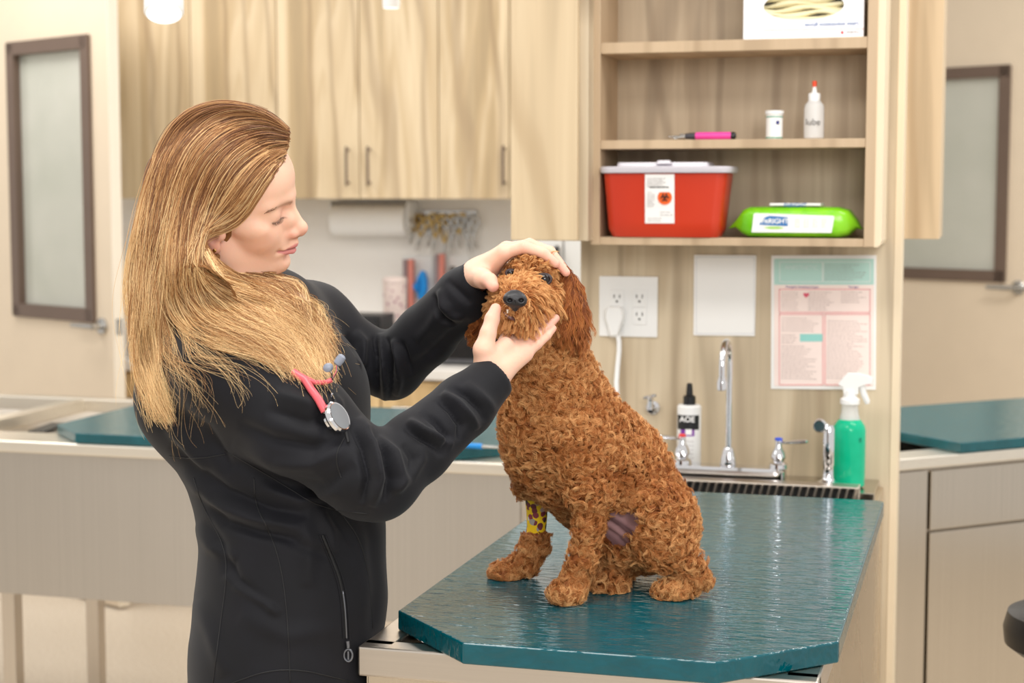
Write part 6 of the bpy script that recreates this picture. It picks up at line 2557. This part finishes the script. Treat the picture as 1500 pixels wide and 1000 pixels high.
def body_tufts(n, seed, per, K_=8, L0=.020, back=.5):
    rs = np.random.RandomState(seed)

    def wf(c):
        xx, yy, dd = px_of(c)
        w = np.where(is_head(c), 0.0, 1.0)
        return w
    p, nn = sample(n, rs, wf)
    facing = -(nn @ CF)
    keep = (facing > -.25) | (rs.rand(n) < back)
    xx, yy, dd = px_of(p)
    keep &= ~(in_poly(xx, yy, pat) & (dd < 2.60))
    keep &= ~((np.abs(xx - 786) < 26) & (yy > 724) & (yy < 779) & (dd > 2.555))     # the bandage
    p, nn, xx, yy = p[keep], nn[keep], xx[keep], yy[keep]
    n = len(p)
    paw = (p[:, 2] < 1.0)
    hindtuft = (xx > 868) & (xx < 925) & (yy > 800)
    leg = (yy > 735) & (xx < 895)
    L = L0 * (.70 + .55 * rs.rand(n)) * np.where(paw | leg, .66, 1) * np.where(hindtuft, 1.7, 1)
    down = np.array([0, 0, -1.])
    flow = norm(nn * .75 + down * .42 + rs.randn(n, 3) * .26)
    flow = np.where((paw & (flow[:, 2] < -.2))[:, None], norm(flow * np.array([1, 1, .1])), flow)
    a1 = norm(np.cross(flow, rs.randn(n, 3)))
    a2 = np.cross(flow, a1)
    R = (.0032 + .0024 * rs.rand(n)) * np.where(hindtuft, 1.3, 1)
    turns = (.9 + .8 * rs.rand(n))
    ph = rs.rand(n) * 6.28
    hand_ = np.where(rs.rand(n) < .5, -1, 1)
    t = np.linspace(0, 1, K_)
    tone_t = .5 + rs.randn(n) * .10
    # broad colour patches: lighter head/legs, redder body
    tone_t += .10 * np.sin(p[:, 0] * 23 + p[:, 2] * 31) * np.sin(p[:, 2] * 47 + p[:, 0] * 15)
    out, tone, radl = [], [], []
    for s_ in range(per):
        o1, o2 = rs.randn(n, 1) * .0015, rs.randn(n, 1) * .0015
        st = p[:, None] - nn[:, None] * .002 + flow[:, None] * (t[None, :, None] * L[:, None, None] * .78)
        ang = ph[:, None] + hand_[:, None] * 6.283 * turns[:, None] * t[None] + rs.randn(n, 1) * .5
        rr = R[:, None] * (.25 + t[None] ** .7)
        st = st + a1[:, None] * (np.cos(ang) * rr)[..., None] + a2[:, None] * (np.sin(ang) * rr)[..., None]
        st = st + a1[:, None] * o1[..., None] + a2[:, None] * o2[..., None]
        st[..., 2] = np.maximum(st[..., 2], DZ + .0008)
        out.append(st)
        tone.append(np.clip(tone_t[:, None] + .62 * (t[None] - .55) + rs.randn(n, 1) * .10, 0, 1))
    out, tone = np.concatenate(out), np.concatenate(tone)
    ok = not_in_hands(out[:, K_ // 2], .003) & not_in_hands(out[:, -1], .0025)
    for j_ in (2, 4, 6):                       # nothing through the bandage
        bx_, by_, bd_ = px_of(out[:, j_])
        ok &= ~((np.abs(bx_ - 786) < 19) & (by_ > 733) & (by_ < 780) & (bd_ > 2.55))
    return out[ok], tone[ok]


s_b, t_b = body_tufts(14000, 21, 19, 7, .0215)
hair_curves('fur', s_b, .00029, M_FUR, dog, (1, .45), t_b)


def head_fur(n, seed, per, K_=7):
    rs = np.random.RandomState(seed)
    p, nn = sample(n, rs, lambda c: is_head(c).astype(float))
    # keep the nose, eyes and mouth clear
    dn = np.linalg.norm(p - (nc + CF * .006), axis=1)
    de1, de2 = np.linalg.norm(p - eyeN, axis=1), np.linalg.norm(p - eyeF, axis=1)
    keep = (dn > .016) & (de1 > .0115) & (de2 > .0070)
    p, nn, dn, de1, de2 = p[keep], nn[keep], dn[keep], de1[keep], de2[keep]
    n = len(p)
    xx, yy, dd = px_of(p)
    away = norm(p - nosec)
    away = norm(away - nn * (away * nn).sum(1)[:, None])
    down = np.array([0, 0, -1.])
    side = np.clip((yy - 425) / 50, 0, 1)[:, None]
    top = np.clip((400 - yy) / 30, 0, 1)[:, None]
    flow = norm(nn * (.55 + .45 * top) + away * .75 + down * .95 * side + rs.randn(n, 3) * (.16 + .16 * top))
    beard = (yy > 440)
    L = (.015 + .009 * rs.rand(n)) * np.where(beard, 1.35, 1.0)
    L = np.where(xx > 806, L * .7, L)
    flow = np.where(((yy > 455) & (xx < 800))[:, None], norm(flow - CF * .55 + down * .4), flow)
    L = L * np.clip((dn - .008) / .035, .38, 1)
    L = L * np.clip((de1 - .004) / .020, .35, 1) * np.clip((de2 - .002) / .014, .5, 1)
    # hair just above the eyes lies back, away from the eye
    for e, de, am in ((eyeN, de1, 1.0), (eyeF, de2, .35)):
        w = np.exp(-(de / .018) ** 2)[:, None] * am
        flow = norm(flow + norm(p - e) * w)
    a1 = norm(np.cross(flow, rs.randn(n, 3)))
    a2 = np.cross(flow, a1)
    t = np.linspace(0, 1, K_)
    ph = rs.rand(n) * 6.28
    tone_t = .74 + rs.randn(n) * .09 - .10 * (yy > 455) + .04 * (yy < 420)
    out, tone = [], []
    for s_ in range(per):
        o1, o2 = rs.randn(n, 1) * .0016, rs.randn(n, 1) * .0016
        st = p[:, None] - nn[:, None] * .001 + flow[:, None] * (t[None, :, None] * L[:, None, None])
        st = st + down * (t[None, :, None] ** 2 * L[:, None, None] * .28)
        amp = .0026 * (t[None] ** .8)
        ang = ph[:, None] + 5.5 * t[None]
        st = st + a1[:, None] * (np.cos(ang) * amp)[..., None] + a2[:, None] * (np.sin(ang) * amp)[..., None]
        cl = (1 - .45 * t[None])[..., None]
        st = st + a1[:, None] * o1[..., None] * cl * 1.3 + a2[:, None] * o2[..., None] * cl * 1.3
        out.append(st)
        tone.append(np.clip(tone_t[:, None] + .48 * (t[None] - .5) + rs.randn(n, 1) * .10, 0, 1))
    out, tone = np.concatenate(out), np.concatenate(tone)
    ok = not_in_hands(out[:, K_ // 2], .003) & not_in_hands(out[:, -1], .0022) & not_in_hands(out[:, K_ - 3], .003) & not_in_hands(out[:, K_ - 2], .003)
    dnt = np.linalg.norm(out - (nc)[None, None], axis=2).min(1)
    ok &= dnt > .0148
    return out[ok], tone[ok]


s_h, t_h = head_fur(4200, 5, 14)
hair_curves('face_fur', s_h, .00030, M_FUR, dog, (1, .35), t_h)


# ---- ears: a leather core with long wavy hair hanging from it
def ear(name, pts, rs_, seed, nst, L, tone0, spread):
    s = SDF(np.min([K(*p) for p in pts], 0) - .05, np.max([K(*p) for p in pts], 0) + .05, .003)
    s.D[:] = .05
    s.chain([K(*p) for p in pts], [rad(r) for r in rs_], .01, kk=.006, flat=(norm(CF * .8 + CR * .5), .42))
    V3, F3 = s.mesh()
    V3 = relax(V3, F3, 2)
    e = link(name, np_mesh(name, V3, F3, np.tile(np.array(lin((140, 76, 34))), (len(V3), 1))), dog.data.materials[0], dog, origin=K(*pts[0]))
    rs = np.random.RandomState(seed)
    N3 = vnormals(V3, F3)
    idx = rs.randint(len(V3), size=nst // 6)
    out, tone = [], []
    K_ = 12
    t = np.linspace(0, 1, K_)
    down = np.array([0, 0, -1.])
    axis = norm(K(*pts[-1]) - K(*pts[0]))
    for i in idx:
        p, n_ = V3[i], N3[i]
        fl = norm(axis * .5 + down * .9 + n_ * .28 + rs.randn(3) * .10 * spread)
        ph = rs.rand(2) * 6.28
        Li = L * (.55 + .6 * rs.rand())
        tn = tone0 + rs.randn() * .10
        for k_ in range(10):
            st = p + n_ * .001 + fl * (t[:, None] * Li) + n_ * (np.sin(t * pi) * .004)[:, None]
            st = st + CR * (np.sin(t * 9 + ph[0]) * .0026 * t ** .6)[:, None] + CF * (np.sin(t * 8 + ph[1]) * .0022 * t ** .6)[:, None]
            st = st + rs.randn(3) * .0014
            out.append(st)
            tone.append(np.clip(tn + .30 * (t - .5) + rs.randn() * .06, 0, 1))
    out, tone = np.array(out), np.array(tone)
    ok = not_in_hands(out[:, -1], .003) & not_in_hands(out[:, K_ // 2], .003)
    hair_curves('ear_fur', out[ok], .00034, M_FUR, e, (1, .35), tone[ok])


ear('ear', [(824, 396, 2.49), (834, 420, 2.478), (837, 448, 2.470), (834, 468, 2.466)], [9, 14, 17, 13], 31, 3600, .044, .40, 1.0)
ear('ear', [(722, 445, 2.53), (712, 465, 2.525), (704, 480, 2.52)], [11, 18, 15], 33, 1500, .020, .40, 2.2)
